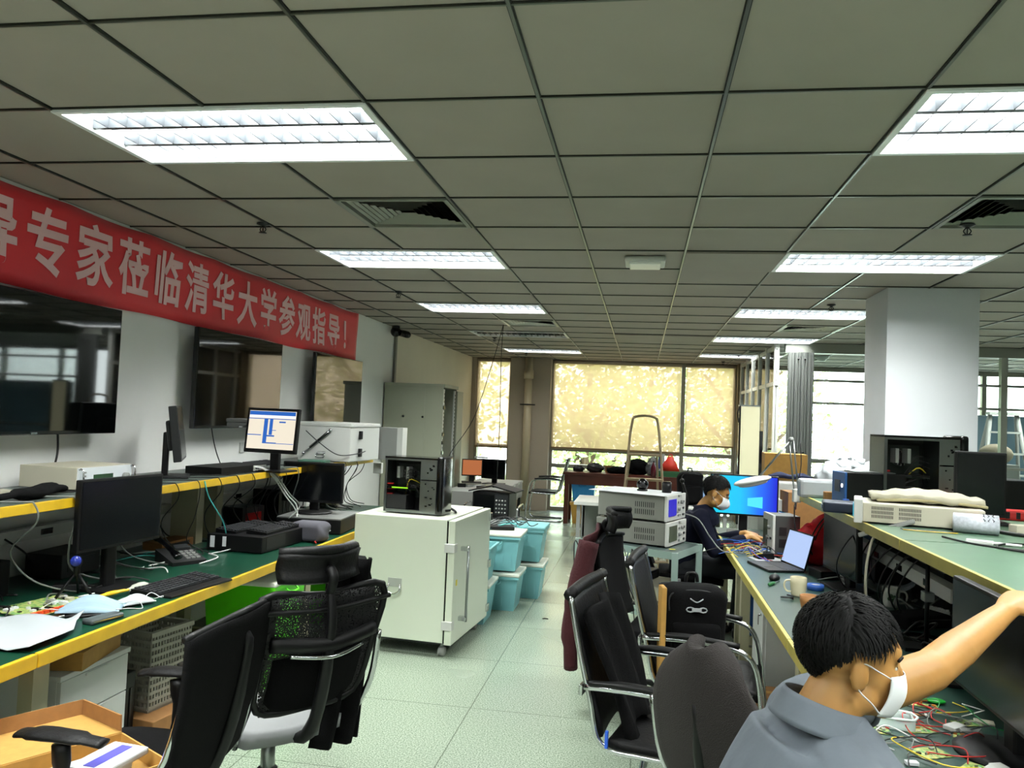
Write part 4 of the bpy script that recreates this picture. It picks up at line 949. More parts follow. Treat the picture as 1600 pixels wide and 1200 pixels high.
# bag hanging and backpack
def backpack(lab,loc,rz,s=1,badge=False):
    t=thing('backpack',lab,'backpack',loc,rz)
    b=MB(); b.box(-.16*s,.16*s,-.11*s,.11*s,0,.42*s,FAB,bev=.09*s,seg=5)
    for v in b.bm.verts: v.co+=Vector((.01*math.sin(v.co.z*40),.012*math.sin(v.co.x*35+v.co.z*20),0))*s
    b.build('body',parent=t)
    b=MB(); b.box(-.12*s,.12*s,-.155*s,-.09*s,.03*s,.25*s,FAB,bev=.03*s,seg=4); b.build('front_pocket',parent=t)
    b=MB(); b.tube([(-.13*s,-.1*s,.30*s),(-.12*s,-.09*s,.38*s),(0,-.09*s,.405*s),(.12*s,-.09*s,.38*s),(.13*s,-.1*s,.30*s)],.004*s,DGRY); b.build('zip',parent=t)
    b=MB(); b.tube([(-.03*s,.05*s,.42*s),(-.02*s,.05*s,.46*s),(.02*s,.05*s,.46*s),(.03*s,.05*s,.42*s)],.009*s,BLK); b.build('carry_loop',parent=t)
    for a in (-1,1): b=MB(); b.tube([(a*.07*s,.1*s,.38*s),(a*.1*s,.17*s,.3*s),(a*.11*s,.17*s,.12*s),(a*.09*s,.1*s,.03*s)],.018*s,BLK,flat=.4); b.build('shoulder_strap',parent=t)
    if badge:
        q=mat('badge_grey','#9b9ea0',.5); b=MB()
        for (x,z) in ((-.03,.30),(.03,.30)): b.tube([(x+.018*math.cos(k),-.118,z+.011*math.sin(k)) for k in [i*.785 for i in range(8)]],.0035,q,seg=5,res=1,closed=True)
        b.box(-.022,.022,-.121,-.115,.292,.308,q); b.tube([(-.03,-.11,.35),(0,-.115,.335),(.03,-.11,.35)],.003,q); b.build('badge',parent=t)
    return t
backpack('black backpack with a small grey oval badge standing on a cantilever chair seat',(.27,4.0,.48),6,.95,True)
backpack('black backpack on the pale desk in front of the right window',(.55,9.1,.76),8,.85)
b=MB(); b.box(-.012,.012,-.04,.04,0,.42,CARD,bev=.004); tag(b.build('wooden_strip'),'light wooden strip leaning by the black backpack on the chair','wood strip',loc=(.12,3.78,.48),rz=10)
t=thing('garment_bag','limp black bag hanging from the nearest cantilever chair back, with a blue tag','bag',(.16,3.22,0),-12)
b=MB(); b.sheet(lambda u,v:(-.12-.16*v+.02*math.sin(u*12+v*4),-.2+.4*u,.5+.46*v-.04*abs(2*u-1)),12,12,.03,FAB); b.build('body',parent=t)
b=MB(); b.box(-.2,-.19,-.285,-.27,.46,.52,mat('blue_tag','#2154c0',.5)); b.build('tag',parent=t)

# ================= right benches =================
GM2=mat('green_mat_light','#4a6550',.35,noise=.15,nscale=5)
GM3=mat('green_mat_dark','#16352d',.35,noise=.2,nscale=5)
def bench_right(lab,y0,L,x1,shelf_x1,shelf=True):
    t=thing('workbench',lab,'workbench',(.64,y0,0),group='workbenches along the right side'); w=x1-.64
    b=MB(); b.box(.02,w,.003,L-.003,.70,.735); b.build('tabletop',LGRY,t)
    b=MB(); b.box(.022,w-.01,.006,L-.006,.735,.75); b.build('desk_mat',GM3,t)
    b=MB(); b.box(0,.02,.004,L-.004,.70,.752,bev=.004); b.build('edge_strip',YELR,t)
    sx=shelf_x1-.64
    if shelf:
        b=MB(); b.box(.455,sx,.003,L-.003,1.165,1.192); b.build('shelf',CREAM,t)
        b=MB(); b.box(.46,sx-.005,.006,L-.006,1.192,1.2); b.build('shelf_mat',GM2,t)
        b=MB(); b.box(.44,.456,.004,L-.004,1.155,1.203,bev=.003); b.build('shelf_edge_strip',YELR,t)
    for y in (.14,L-.14):
        if shelf: b=MB(); b.box(.75,.93,y-.04,y+.04,.75,1.165); b.build('shelf_post',POST,t)
        for x in (.1,w-.08): b=MB(); b.box(x-.03,x+.03,y-.04,y+.04,0,.70); b.build('leg',POST,t)
        b=MB(); b.box(.13,w-.1,y-.02,y+.02,.08,.14); b.build('foot_rail',POST,t)
    if shelf:
        b=MB(); b.box(.68,.74,.1,L-.1,.93,.99,LGRY)
        for k in range(5): b.box(.676,.68,.35+k*.4,.43+k*.4,.945,.975,GBLK)
        b.build('outlet_strip',parent=t)
    return t
bench_right('right workbench nearest the viewer, covered with circuit boards, with a pale green shelf',1.2,2.4,2.75,2.3)
bench_right('middle right workbench with the two mugs, its pale green shelf full of equipment',3.6,2.3,2.75,2.3)
bench_right('far right workbench where the man in navy works, without a shelf',5.9,1.4,1.72,1.7,False)
for i,(y,s) in enumerate(((1.9,1),(2.6,1),(4.2,1))):
    pass
monitor('large black monitor at the right edge that the man in grey is reaching over',.58,.33,.285,(1.0,2.5,.75),-90,base='round',bez=.01,cas=BLK)
monitor('black monitor nearly edge-on on the middle right bench beside the laptop',.5,.34,.25,(1.13,4.83,.75),-82,base='rect',cas=BLK)
E1b=E1
# big lit monitor with window picture
def win_pic():
    m=bpy.data.materials.new('desktop_picture'); m.use_nodes=True; n=m.node_tree; b=n.nodes['Principled BSDF']; N=n.nodes.new; L=n.links.new
    t=N('ShaderNodeTexCoord'); s=N('ShaderNodeSeparateXYZ'); L(t.outputs['Generated'],s.inputs[0])
    r=N('ShaderNodeValToRGB'); e=r.color_ramp.elements; e[0].position=0; e[0].color=lin('#12c3e0'); e[1].position=1; e[1].color=lin('#0b12c8')
    q=e.new(.45); q.color=lin('#16b8ee'); q=e.new(.72); q.color=lin('#1a6af0')
    L(s.outputs['X'],r.inputs[0]); L(r.outputs[0],b.inputs['Emission Color']); b.inputs['Emission Strength'].default_value=1.0; b.inputs['Base Color'].default_value=(.01,.01,.01,1); b.inputs['Roughness'].default_value=.3
    return m
t=monitor('large lit monitor with a bright blue desktop picture behind the man in navy',.55,.34,.32,(.86,6.95,.75),-6,scr=win_pic(),base='rect',bez=.012)
b=MB(); b.poly([(.03,-.004,.30),(.15,-.004,.315),(.15,-.004,.22),(.03,-.004,.235)],(0,.001,0),E1('pale_cyan','#4fd8ff',1.0)); b.build('window_emblem',parent=t)
def laptop(lab,loc,rz,scr,deck=BLK2,w=.33,d=.23,op=105):
    t=thing('laptop',lab,'laptop',loc,rz)   # user side is -Y
    b=MB(); b.box(-w/2,w/2,-d/2,d/2,0,.016,deck,bev=.003); b.build('base',parent=t)
    b=MB()
    for j in range(5):
        for i in range(14): b.box(-w*.44+i*w*.063,-w*.44+i*w*.063+w*.052,-d*.02+j*.021,-d*.02+j*.021+.017,.016,.018,KEYM)
    b.build('key_block',parent=t)
    b=MB(); b.box(-.05,.05,-d*.45,-d*.15,.016,.0168); b.build('touchpad',DGRY,t)
    g=MB(); g.M=Matrix.Translation((0,d/2,.012))@_rot('X',math.radians(90-op)); g.box(-w/2,w/2,0,.008,0,d,GBLK,bev=.003); g=g.build('lid',parent=t)
    b=MB(); b.M=Matrix.Translation((0,d/2,.012))@_rot('X',math.radians(90-op)); b.box(-w/2+.01,w/2-.01,-.0015,0,.014,d-.01); b.build('screen',scr,g); return t
laptop('blue laptop with a pale screen that the man in navy is typing on',(.97,6.52,.75),-78,E1('lav','#9a93d6',.9),deck=mat('blue_deck','#173b85',.4))
laptop('black laptop with a pale blue document on its screen beside the cream mug',(.87,5.38,.75),-74,E1('paleblue','#a9bfe8',.95),deck=BLK2)
def mug(name,lab,loc,rz,m,r1=.043,r0=.036,h=.098,handle=True,deco=None):
    t=thing(name,lab,'mug' if handle else 'cup',loc,rz)
    b=MB(); b.lathe([(0,0),(r0,0),(r0*1.03,.01),(r1,h*.7),(r1,h),(r1-.004,h),(r1-.005,h*.7),(r0-.004,.008),(0,.008)],m,seg=28); b.build('cup_body',parent=t)
    if handle: b=MB(); b.tube([(r1-.002,0,h*.82),(r1+.024,0,h*.78),(r1+.032,0,h*.5),(r1+.018,0,h*.24),(r1-.004,0,h*.2)],.005,m,res=5); b.build('handle',parent=t)
    if deco:
        b=MB()
        for k in range(4): a=k*1.57+.4; b.cyl((.012*math.cos(a),-r1-.0005,h*.5+.012*math.sin(a)),(.012*math.cos(a),-r1+.004,h*.5+.012*math.sin(a)),.010,m=deco,seg=10)
        b.box(-.002,.002,-r1-.0005,-r1+.004,h*.2,h*.45,deco); b.build('clover_print',parent=t)
    return t
CM=mat('cream_ceramic','#cbc4a4',.25)
mug('mug','cream mug on the edge of the right bench in front of the laptop',(.86,4.55,.75),185,CM)
mug('mug','pale mug with a green clover print under the shelf of the right bench',(1.30,4.45,.75),-10,mat('pale_ceramic','#b0b4ac',.3),deco=mat('clover','#27482a',.5))
mug('paper_cup','brown paper cup with a white rim behind the head of the man in grey',(.83,4.12,.75),0,mat('kraft_cup','#9a6a3a',.6),r1=.043,r0=.03,h=.09,handle=False)
# instruments
def instr(name,lab,cat,loc,rz,w,d,h,m=CREAM,screen=None,front='-y',knobs=8,handle=True,seed=1,vents=True):
    t=thing(name,lab,cat,loc,rz); r=random.Random(seed)
    b=MB(); b.box(-w/2,w/2,-d/2,d/2,.012,h,m,bev=.006); 
    for x in (-w*.4,w*.4):
        for y in (-d*.4,d*.4): b.box(x-.012,x+.012,y-.012,y+.012,0,.012,BLK)
    b.build('case',parent=t)
    b=MB(); b.box(-w/2-.004,w/2+.004,-d/2-.02,-d/2,.008,h+.004,LGRY,bev=.006); b.build('front_frame',parent=t)
    b=MB(); b.box(-w*.42,-w*.02,-d/2-.024,-d/2-.019,h*.22,h*.86); b.build('screen',screen or mat('lcd_grey','#4a5240',.3),t)
    for k in range(knobs):
        i,j=k%3,k//3; b=MB(); x=w*.1+i*w*.13; z=h*.2+j*h*.25
        if k%4==3: b.cyl((x,-d/2-.02,z),(x,-d/2-.036,z),min(w,h)*.07,m=GRY)
        else: b.box(x-.012,x+.012,-d/2-.026,-d/2-.019,z-.008,z+.008,[GRY,LGRY,BLK2][k%3])
        b.build('knob' if k%4==3 else 'button',parent=t)
    if vents:
        for a in (-1,1):
            b=MB()
            for k in range(10):
                for j in range(2): b.box(a*w/2-.001,a*w/2+.001,-d*.35+k*d*.03,-d*.35+k*d*.03+.006,h*(.25+.28*j),h*(.45+.28*j),DGRY)
            b.build('vent_slots',parent=t)
    if handle:
        b=MB(); b.box(w/2,w/2+.02,-d*.38,d*.35,h*.45,h*.6,GRY,bev=.006); b.build('strap_handle',parent=t)
    return t
# steel trolley table with the two analyzers (rotated)
SG=mat('steel_table_paint','#8ea39c',.4,.2)
TR=-(32)
t=thing('steel_table','grey-green angle-steel table carrying two stacked instruments','table',(-.02,6.25,0),0)
A,B_,C_,D_=[Vector(p) for p in ((-.45,6.10,0),(.26,5.68,0),(.46,6.18,0),(-.22,6.62,0))]
o=Vector((-.02,6.25,0))
b=MB(); b.poly([tuple(p-o+Vector((0,0,.74))) for p in (A,B_,C_,D_)],(0,0,.012),mat('table_top_dark','#3a4744',.35)); b.build('top',parent=t)
def rail(p,q,z0,z1,nm,s=.02):
    b=MB(); p=p-o;q=q-o; n=(q-p).normalized().cross(Vector((0,0,1)))*.004
    b.poly([tuple(p+Vector((0,0,z0))),tuple(q+Vector((0,0,z0))),tuple(q+Vector((0,0,z1))),tuple(p+Vector((0,0,z1)))],tuple(n),SG); b.build(nm,parent=t)
for p,q in ((A,B_),(B_,C_),(C_,D_),(D_,A)): rail(p,q,.705,.755,'top_rail'); rail(p,q,.28,.32,'lower_rail')
for p in (A,B_,C_,D_): q=(p-o)*.985; b=MB(); b.box(q.x-.022,q.x+.022,q.y-.022,q.y+.022,0,.753,SG); b.build('leg',parent=t)
b=MB(); b.poly([tuple((p-o)*.97+Vector((0,0,.31))) for p in (A,B_,C_,D_)],(0,0,.008),SG); b.build('lower_shelf',parent=t)
an=math.degrees(math.atan2(C_.y-B_.y,C_.x-B_.x))
mc=(A+B_+C_+D_)/4
instr('spectrum_analyzer','upper grey instrument with a blue screen on the steel table','instrument',(mc.x,mc.y+.02,.93),an,.40,.52,.19,m=mat('analyzer_grey','#74766f',.45),screen=E1('analyzer_blue','#2a22c0',.8),seed=2,knobs=11,handle=True)
instr('spectrum_analyzer','lower grey instrument with a dim screen on the steel table','instrument',(mc.x,mc.y+.02,.752),an,.40,.54,.175,m=mat('analyzer_grey','#74766f',.45),seed=3,knobs=11)
b=MB(); b.poly([(-.22,-.28,0),(.22,-.26,0),(.24,.3,0),(-.2,.32,0)],(0,0,.003),PAPER); tag(b.build('paper_sheet'),'white paper sheet on top of the upper grey instrument','paper',loc=(mc.x-.02,mc.y+.02,1.122),rz=an)
for (x,y,h,nm,l) in ((.02,6.2,.085,'webcam','round black webcam on top of the grey instruments'),(.2,6.15,.075,'puck_speaker','short black cylinder on top of the grey instruments')):
    b=MB()
    if nm=='webcam': b.ball((0,0,.05),.045,GBLK); b.cyl((0,0,0),(0,0,.012),.04,m=BLK); b.cyl((0,-.04,.05),(0,-.05,.05),.02,m=DGRY)
    else: b.cyl((0,0,0),(0,0,h),.035,m=BLK); b.cyl((0,0,h),(0,0,h+.008),.03,m=GBLK)
    tag(b.build(nm),l,'webcam' if nm=='webcam' else 'speaker',loc=(x,y,1.126))
b=MB(); b.box(-.02,.02,-.012,.012,0,.002,mat('sticky_yellow','#c9c23a',.6)); tag(b.build('sticky_note'),'small yellow sticky note on the steel table corner','note',loc=(.24,5.82,.757),rz=30)
instr('measuring_instrument','cream instrument on the lower shelf of the steel table','instrument',(.05,6.2,.32),an,.42,.4,.14,seed=9,handle=False)
t=thing('black_printer','flat black device on top of the cream instrument under the steel table','device',(.0,6.2,.465),an); b=MB(); b.box(-.16,.16,-.12,.12,0,.07,BLK,bev=.01); b.build('case',parent=t); b=MB(); b.box(-.1,.1,-.124,-.12,.02,.05); b.build('slot',DGRY,t)
r=random.Random(21)
for i in range(9):
    p0=Vector((mc.x-.3+.05*i,mc.y+.2-.03*i,1.0+.02*(i%3))); e=[CABLE,CABLE,CABB,CABG,CABLE,CABB,CABG,CABLE,CABLE][i]
    q=Vector((-.44+.06*i,6.06-.035*i,0))
    cable([p0+Vector((0,0,.0)),p0.lerp(q,.5)+Vector((0,-.02,.1-.5*p0.z+.45)),q+Vector((-.02,-.06,.75)),q+Vector((-.01,-.08,.45)),q+Vector((.03*r.random(),-.05,.12+.3*r.random()))],.0045,e,label='cable hanging down the near side of the steel table',group='cables down the steel table')
cable([(.32,5.95,1.0),(.42,5.9,.97),(.5,5.8,.86),(.58,5.75,.78),(.72,5.8,.765),(.95,5.9,.77)],.004,CABG,label='pale grey cable looping from the instruments over to the right bench')
# right-bench instruments
instr('crt_oscilloscope','old cream oscilloscope with a dark side, standing on the bench before the man in navy','oscilloscope',(1.0,5.9,.75),-82,.22,.17,.29,m=mat('scope_dark','#3a3d3c',.5),seed=4,handle=False)
instr('flat_instrument','low cream instrument with side vents under a pile of wires on the right bench','instrument',(.93,6.08,.75) if 0 else (1.32,6.25,.75),0,.36,.3,.12,seed=5,handle=False)
r=random.Random(5)
for i in range(34):
    x,y=r.uniform(.68,.98),r.uniform(5.62,6.15) ; a=r.uniform(0,6.3); l=r.uniform(.08,.22); z=.757+.035*r.random()
    cable([(x,y,z),(x+l*.5*math.cos(a),y+l*.5*math.sin(a),z+.05*r.random()+.01),(x+l*math.cos(a+.7),y+l*math.sin(a+.7),z+.01),(x+l*1.4*math.cos(a+1.2),y+l*1.4*math.sin(a+1.2),.756)],.0028,r.choice([CABR,CABR,CABLE,CABLE,CABW,CABY,CABB,CABG]),label='short coloured wire in the tangle on the bench before the man in navy',group='tangled coloured wires on the right bench')
b=MB(); b.poly([(-.1,-.07,0),(.1,-.08,0),(.11,.07,0),(-.09,.08,0)],(0,0,.001),PAPER); tag(b.build('paper_sheet'),'white paper slip on the bench behind the black laptop','paper',loc=(.86,5.7,.751),rz=20)
def mouse(lab,loc,rz):
    t=thing('computer_mouse',lab,'mouse',loc,rz); b=MB(); b.ball((0,0,.012),(.055,.03,.022),BLK,seg=20); b.build('shell',parent=t); b=MB(); b.cyl((.025,-.004,.03),(.025,.004,.03),.007); b.build('wheel',GRY,t); return t
mouse('black mouse between the laptop and the cream mug',(.8,4.95,.752),70)
t=thing('tape_roll','blue and white tape roll beside the cream mug','tape',(.99,4.75,.75)); b=MB(); b.lathe([(.025,0),(.045,0),(.045,.03),(.025,.03),(.025,0)],mat('tape_blue','#2a58a8',.4)); b.build('roll',parent=t); b=MB(); b.lathe([(.02,.002),(.025,.002),(.025,.028),(.02,.028),(.02,.002)],PAPER); b.build('core',parent=t)
t=thing('screwdriver','green screwdriver lying at the right bench edge by the mouse','screwdriver',(.74,4.75,.757),60); b=MB(); b.cyl((0,0,.003),(.07,0,.003),.009,m=mat('green_handle','#2e6b3a',.4)); b.build('handle',parent=t); b=MB(); b.cyl((.07,0,.003),(.16,0,.003),.003,m=STEEL); b.build('shaft',parent=t)
b=MB(); b.tube([(.03*math.cos(k),.02*math.sin(k),.004+.002*k) for k in [i*.6 for i in range(14)]],.004,CABLE,seg=5,res=2); tag(b.build('coiled_cable'),'small coil of black cable in front of the cream mug','cable',loc=(.78,4.42,.752))
# under-shelf clutter on right bench
b=MB(); b.sheet(lambda u,v:(-.14+.28*u,-.1+.2*v,.004+.06*(u-.5)**2*4+.01*math.sin(v*9)),12,8,.003,mat('grey_tray','#8b9094',.5)); tag(b.build('plastic_tray'),'curved grey plastic tray under the shelf behind the clover mug','tray',loc=(1.38,4.8,.76),rz=-20)
keyboard('white slim keyboard tucked under the right shelf beside the clover mug',(1.45,4.25,.75),70,w=.3,d=.12,rest=0,m=LGRY,km=WHT)
t=thing('black_pouch','black cloth case lying under the right shelf','pouch',(1.3,4.05,.75),30); b=MB(); b.box(-.14,.14,-.08,.08,0,.06,FAB,bev=.025,seg=4); b.build('body',parent=t); b=MB(); b.tube([(-.12,-.078,.04),(0,-.083,.045),(.12,-.078,.04)],.003,DGRY); b.build('zip',parent=t)
monitor('black monitor on a round foot under the right shelf, beyond the near right monitor',.5,.3,.27,(1.5,3.55,.75),-95,base='round')
b=MB(); b.lathe([(0,0),(.13,0),(.13,.006),(.1,.014),(0,.02)],GBLK,seg=28); tag(b.build('stand_foot'),'loose round black monitor foot under the right shelf','stand foot',loc=(1.22,3.75,.75))
t=thing('ring_stand','thin black upright stand with clamp between bench and shelf','stand',(1.2,3.62,.75)); b=MB(); b.box(-.1,.1,-.06,.06,0,.015,BLK); b.build('foot',parent=t); b=MB(); b.cyl((0,0,.015),(0,0,.40),.009,m=BLK); b.build('rod',parent=t); b=MB(); b.box(-.02,.02,-.03,.02,.2,.24,STEEL,bev=.004); b.build('clamp',parent=t)
RB_=mat('red_bag','#e6202f',.5)
t=thing('plastic_bag','bright red crumpled plastic bag under the near end of the shelf','bag',(1.16,5.62,.75))
b=MB(); b.ball((0,0,.13),(.13,.11,.14),RB_,seg=24)
rr=random.Random(8)
for v in b.bm.verts: v.co+=Vector((rr.gauss(0,.008),rr.gauss(0,.008),rr.gauss(0,.008))); v.co.z=max(v.co.z,.002)
b.build('body',parent=t); b=MB(); b.tube([(0,0,.24),(.03,-.02,.3),(.1,-.03,.33)],[.04,.03,.05],RB_); b.build('knot',parent=t)
for i in range(12):
    r=random.Random(90+i); x,y=r.uniform(1.1,1.35),r.uniform(3.6,5.8)
    cable([(x+.1,y,1.16),(x,y+.05,1.05),(x-.05,y+.1,.9),(x+.02,y+.2,.77),(x+.1,y+.25,.757)],.0045,r.choice([CABLE,CABLE,CABLE,CABG]),label='dark cable hanging behind the right shelf edge',group='dark cables under the right shelf')
cable([(1.09,4.0,1.16),(1.07,4.0,1.1),(1.06,4.02,.95),(1.08,4.03,.77)],.007,CREAM,label='thick cream cable hanging from the front of the right shelf')

# ---- on the pale green shelf ----
SZ=1.2
pc_tower('large open black computer case on the right shelf in front of the white column',(1.63,5.05,SZ),8,w=.44,h=.43,d=.2,detail=False)
# smaller cube PC with blue front
t=thing('small_computer','black small computer with a blue front bezel on the right shelf','computer',(1.36,5.12,SZ),-82)
b=MB(); b.box(-.1,.1,-.17,.17,.005,.2,BLK,bev=.006); b.build('case',parent=t); b=MB(); b.box(-.1,.1,-.185,-.17,.0,.2,mat('blue_bezel','#2a5a9a',.4),bev=.006); b.build('front_bezel',parent=t)
b=MB(); b.box(-.05,.03,-.188,-.184,.08,.15,mat('panel_navy','#10203a',.3)); b.build('front_panel',parent=t); b=MB(); b.cyl((.06,-.188,.12),(.06,-.184,.12),.012,m=E1('led','#ffffff',2)); b.build('power_light',parent=t)
b=MB(); b.box(-.08,.08,-.12,.12,.2,.206,STEEL); b.build('top_grille',parent=t)
monitor('black flat monitor seen from behind at the right of the open computer case',.24,.33,.2,(1.72,4.45,SZ),-4,base='rect',cas=BLK,name='small_monitor')
t=thing('cream_instrument','long cream instrument with vent slots lying on the edge of the right shelf','instrument',(1.36,4.22,SZ),-14)
b=MB(); b.box(-.26,.26,-.13,.2,.008,.10,CREAM,bev=.006); b.build('case',parent=t)
for k in range(2):
    b=MB()
    for j in range(3):
        for i in range(14): b.box(-.22+k*.12+i*.007,-.2165+k*.12+i*.007,-.1315,-.13,.03+j*.02,.045+j*.02,DGRY)
    b.build('vent_panel',parent=t)
b=MB(); b.box(-.28,-.02,-.16,-.13,.03,.05,GRY,bev=.006,M=_rot('Y',-.35)); b.build('swing_handle',parent=t)
b=MB(); b.box(-.3,-.26,-.135,.1,.0,.115,LGRY,bev=.006); b.build('front_frame',parent=t)
b=MB(); b.box(-.304,-.30,-.1,-.0,.03,.09,E1('teal_lcd','#2fb4d0',.8)); b.build('display',parent=t)
# white folded cloth cushion
t=thing('cushion','white padded cloth folded on top of the cream instrument','cushion',(1.40,4.3,SZ+.102),-12)
b=MB(); b.sheet(lambda u,v:(-.25+.5*u,-.12+.24*v+.02*math.sin(u*7),.035+.035*math.sin(u*3.1)*math.sin(v*3.1)+.004*math.sin(u*33)),24,12,.03,mat('white_cotton','#aaa692',.85)); b.build('upper_layer',parent=t)
b=MB(); b.sheet(lambda u,v:(-.22+.48*u,-.13+.24*v,.012+.014*math.sin(u*3.1)),16,8,.012,mat('cream_cotton','#9f9670',.85)); b.build('lower_layer',parent=t)
t=thing('blue_grey_device','dark blue-grey slab-shaped device jutting over the shelf edge','device',(1.1,4.62,SZ),-10); b=MB(); b.box(-.11,.13,-.09,.09,.004,.06,mat('navy_metal','#252c3c',.35,.3),bev=.012,seg=3); b.build('case',parent=t); b=MB(); b.box(-.115,-.108,-.05,.05,.02,.04,STEEL); b.build('connector',parent=t)
t=thing('wrapped_roll','white plastic-wrapped roll with dark squiggles and a red label on the right shelf','roll',(1.52,3.98,SZ),-15)
b=MB(); b.cyl((-.09,0,.045),(.09,0,.045),.045,m=mat('wrap_white','#a9adb5',.3,noise=.5,nscale=70,col2='#c0c4cc')); b.build('roll',parent=t)
b=MB(); b.lathe([(.0455,-.02),(.0455,.02)],mat('label_red','#b8203a',.5),M=Matrix.Translation((.0,0,.045))@_rot('Y',math.pi/2),seg=24,arc=.4); b.build('label',parent=t)
for k in range(9):
    b=MB(); a=.9+.5*(k%3); x=.03+.018*(k//3); b.tube([(x+.004*math.sin(j*2+k),-.046*math.cos(a-.5+.1*j),.045+.046*math.sin(a-.5+.1*j)) for j in range(4)],.0015,DGRY,seg=4,res=2); b.build('squiggle_print',parent=t)
b=MB(); b.ball((0,0,.115),(.2,.13,.135),mat('white_plastic_bag','#aeb3b7',.4,trans=0),seg=28); rr=random.Random(3)
for v in b.bm.verts: v.co+=Vector((rr.gauss(0,.01),rr.gauss(0,.01),rr.gauss(0,.012))); v.co.z=max(v.co.z,.002)
b.tube([(.02,0,.19),(.05,-.02,.24),(.1,-.03,.23)],[.03,.02,.03],mat('white_plastic_bag','#aeb3b7',.4))
tag(b.build('plastic_bag'),'large crumpled white plastic bag on the right shelf before the column','bag',loc=(1.38,5.74,SZ))
b=MB(); b.box(-.14,.14,-.05,.07,0,.12,mat('white_tray','#a4a8ac',.5),bev=.02); tag(b.build('foam_block'),'white foam block under the white plastic bag beside the small computer','foam block',loc=(1.17,5.52,SZ))
for i,(x,y,s,m,n,l) in enumerate([(1.17,5.3,.03,CARDD,'small_carton','tiny brown box on the shelf left of the blue-fronted computer'),(1.2,5.15,.02,mat('blue_part','#2b6bb0',.4),'terminal_block','small blue terminal block on the right shelf'),(1.24,5.2,.018,RED,'red_connector','small red connector on the right shelf'),(1.12,5.75,.025,CREAM,'adhesive_roll','small cream roll at the far end of the right shelf'),(1.2,5.0,.022,CABB,'blue_plug','small blue plug near the shelf edge')]):
    b=MB(); b.box(-s,s,-s*.8,s*.8,0,s*2,m,bev=s*.2); tag(b.build(n),l,n.split('_')[-1],loc=(x,y,SZ),rz=20*i)
t=thing('red_toolbox','red plastic power tool case with black ribs on the right shelf at the photo edge','tool case',(1.95,4.75,SZ),-8); b=MB(); b.box(-.13,.13,-.05,.05,0,.055,RED,bev=.015); b.build('body',parent=t)
for k in range(4): b=MB(); b.box(-.1+k*.05,-.08+k*.05,-.052,-.04,.01,.045); b.build('rib',BLK,t)
t=thing('tape_measure_box','small cream cube on the right shelf near the photo edge','box',(1.72,4.0,SZ),12); b=MB(); b.box(-.04,.04,-.03,.03,0,.05,CREAM,bev=.004); b.build('body',parent=t)
t=thing('usb_adapter','white flat adapter with a black cable loop on the pale green shelf','adapter',(1.42,3.62,SZ),-25); b=MB(); b.box(-.07,.03,-.02,.02,0,.015,WHT,bev=.004); b.build('body',parent=t); b=MB(); b.tube([(.03,0,.008),(.08,0,.008),(.13,.0,.008)],.006,WHT); b.build('lead',parent=t)
cable([(1.30,3.75,1.206),(1.36,3.55,1.206),(1.5,3.45,1.206),(1.6,3.5,1.206),(1.62,3.62,1.206),(1.5,3.6,1.21),(1.42,3.5,1.206),(1.5,3.38,1.206)],.0045,CABLE,label='black cable loop lying on the pale green shelf around the white adapter')
cable([(1.45,3.0,1.206),(1.38,3.12,1.206),(1.45,3.25,1.206),(1.7,3.3,1.206)],.0045,CABLE,label='thin black cable on the near end of the pale green shelf')
cable([(1.62,4.1,1.21),(1.66,4.0,1.21),(1.74,3.9,1.21),(1.9,3.85,1.21),(2.05,3.8,1.208)],.009,CABLE,label='thick black knotted cable at the right end of the wrapped roll')
t=thing('cable_ties','bunch of yellow and black ties on the shelf by the wrapped roll','cable ties',(1.2,3.95,SZ)); 
for k in range(3): b=MB(); b.tube([(0,0.02*k,.004),(.1,-.03+.02*k,.004),(.22,-.04+.01*k,.005)],.004,[CABY,CABLE,CABLE][k],flat=.5); b.build('tie',parent=t)
b=MB(); b.box(-.12,.12,-.12,.12,0,.2,BLK,bev=.01); tag(b.build('black_box'),'black box behind the monitor at the right end of the pale shelf','box',loc=(2.1,5.1,SZ),rz=10)
# swing arm lamp clamped to the far end of the shelf
t=thing('desk_lamp','silver swing-arm clamp lamp with an oval white head at the shelf end','lamp',(1.06,5.78,SZ))
b=MB(); b.box(-.02,.03,-.03,.03,-.06,.03,LGRY,bev=.006); b.cyl((0,0,-.11),(0,0,-.05),.008,m=STEEL); b.build('clamp',parent=t)
for a in (-1,1):
    b=MB(); b.cyl((a*.014,0,.03),(a*.014-.04,0,.37),.0055,m=STEEL); b.build('lower_arm',parent=t)
    b=MB(); b.cyl((a*.0-.04,a*.012,.37),(-.24,a*.012,.11),.0055,m=STEEL); b.build('upper_arm',parent=t)
b=MB(); b.cyl((-.04,-.02,.37),(-.04,.02,.37),.016,m=GRY); b.build('elbow_joint',parent=t)
b=MB(); b.M=Matrix.Translation((-.29,0,.07))@_rot('Y',-.25); b.ball((0,0,0),(.13,.07,.028),WHT,seg=28); b.ball((0,0,-.02),(.1,.05,.018),mat('lamp_lens','#cfd2d2',.2),seg=24); b.build('head',parent=t)
b=MB(); b.tube([(.02,.0,.36),(.03,.0,.2),(.01,0,.05)],.003,CABLE,res=4); b.build('cord',parent=t)
cable([(1.05,5.76,1.12),(1.05,5.72,.98),(1.09,5.68,.86),(1.12,5.6,.8)],.005,CABLE,label='black lamp cord hanging from the clamp down to the bench')
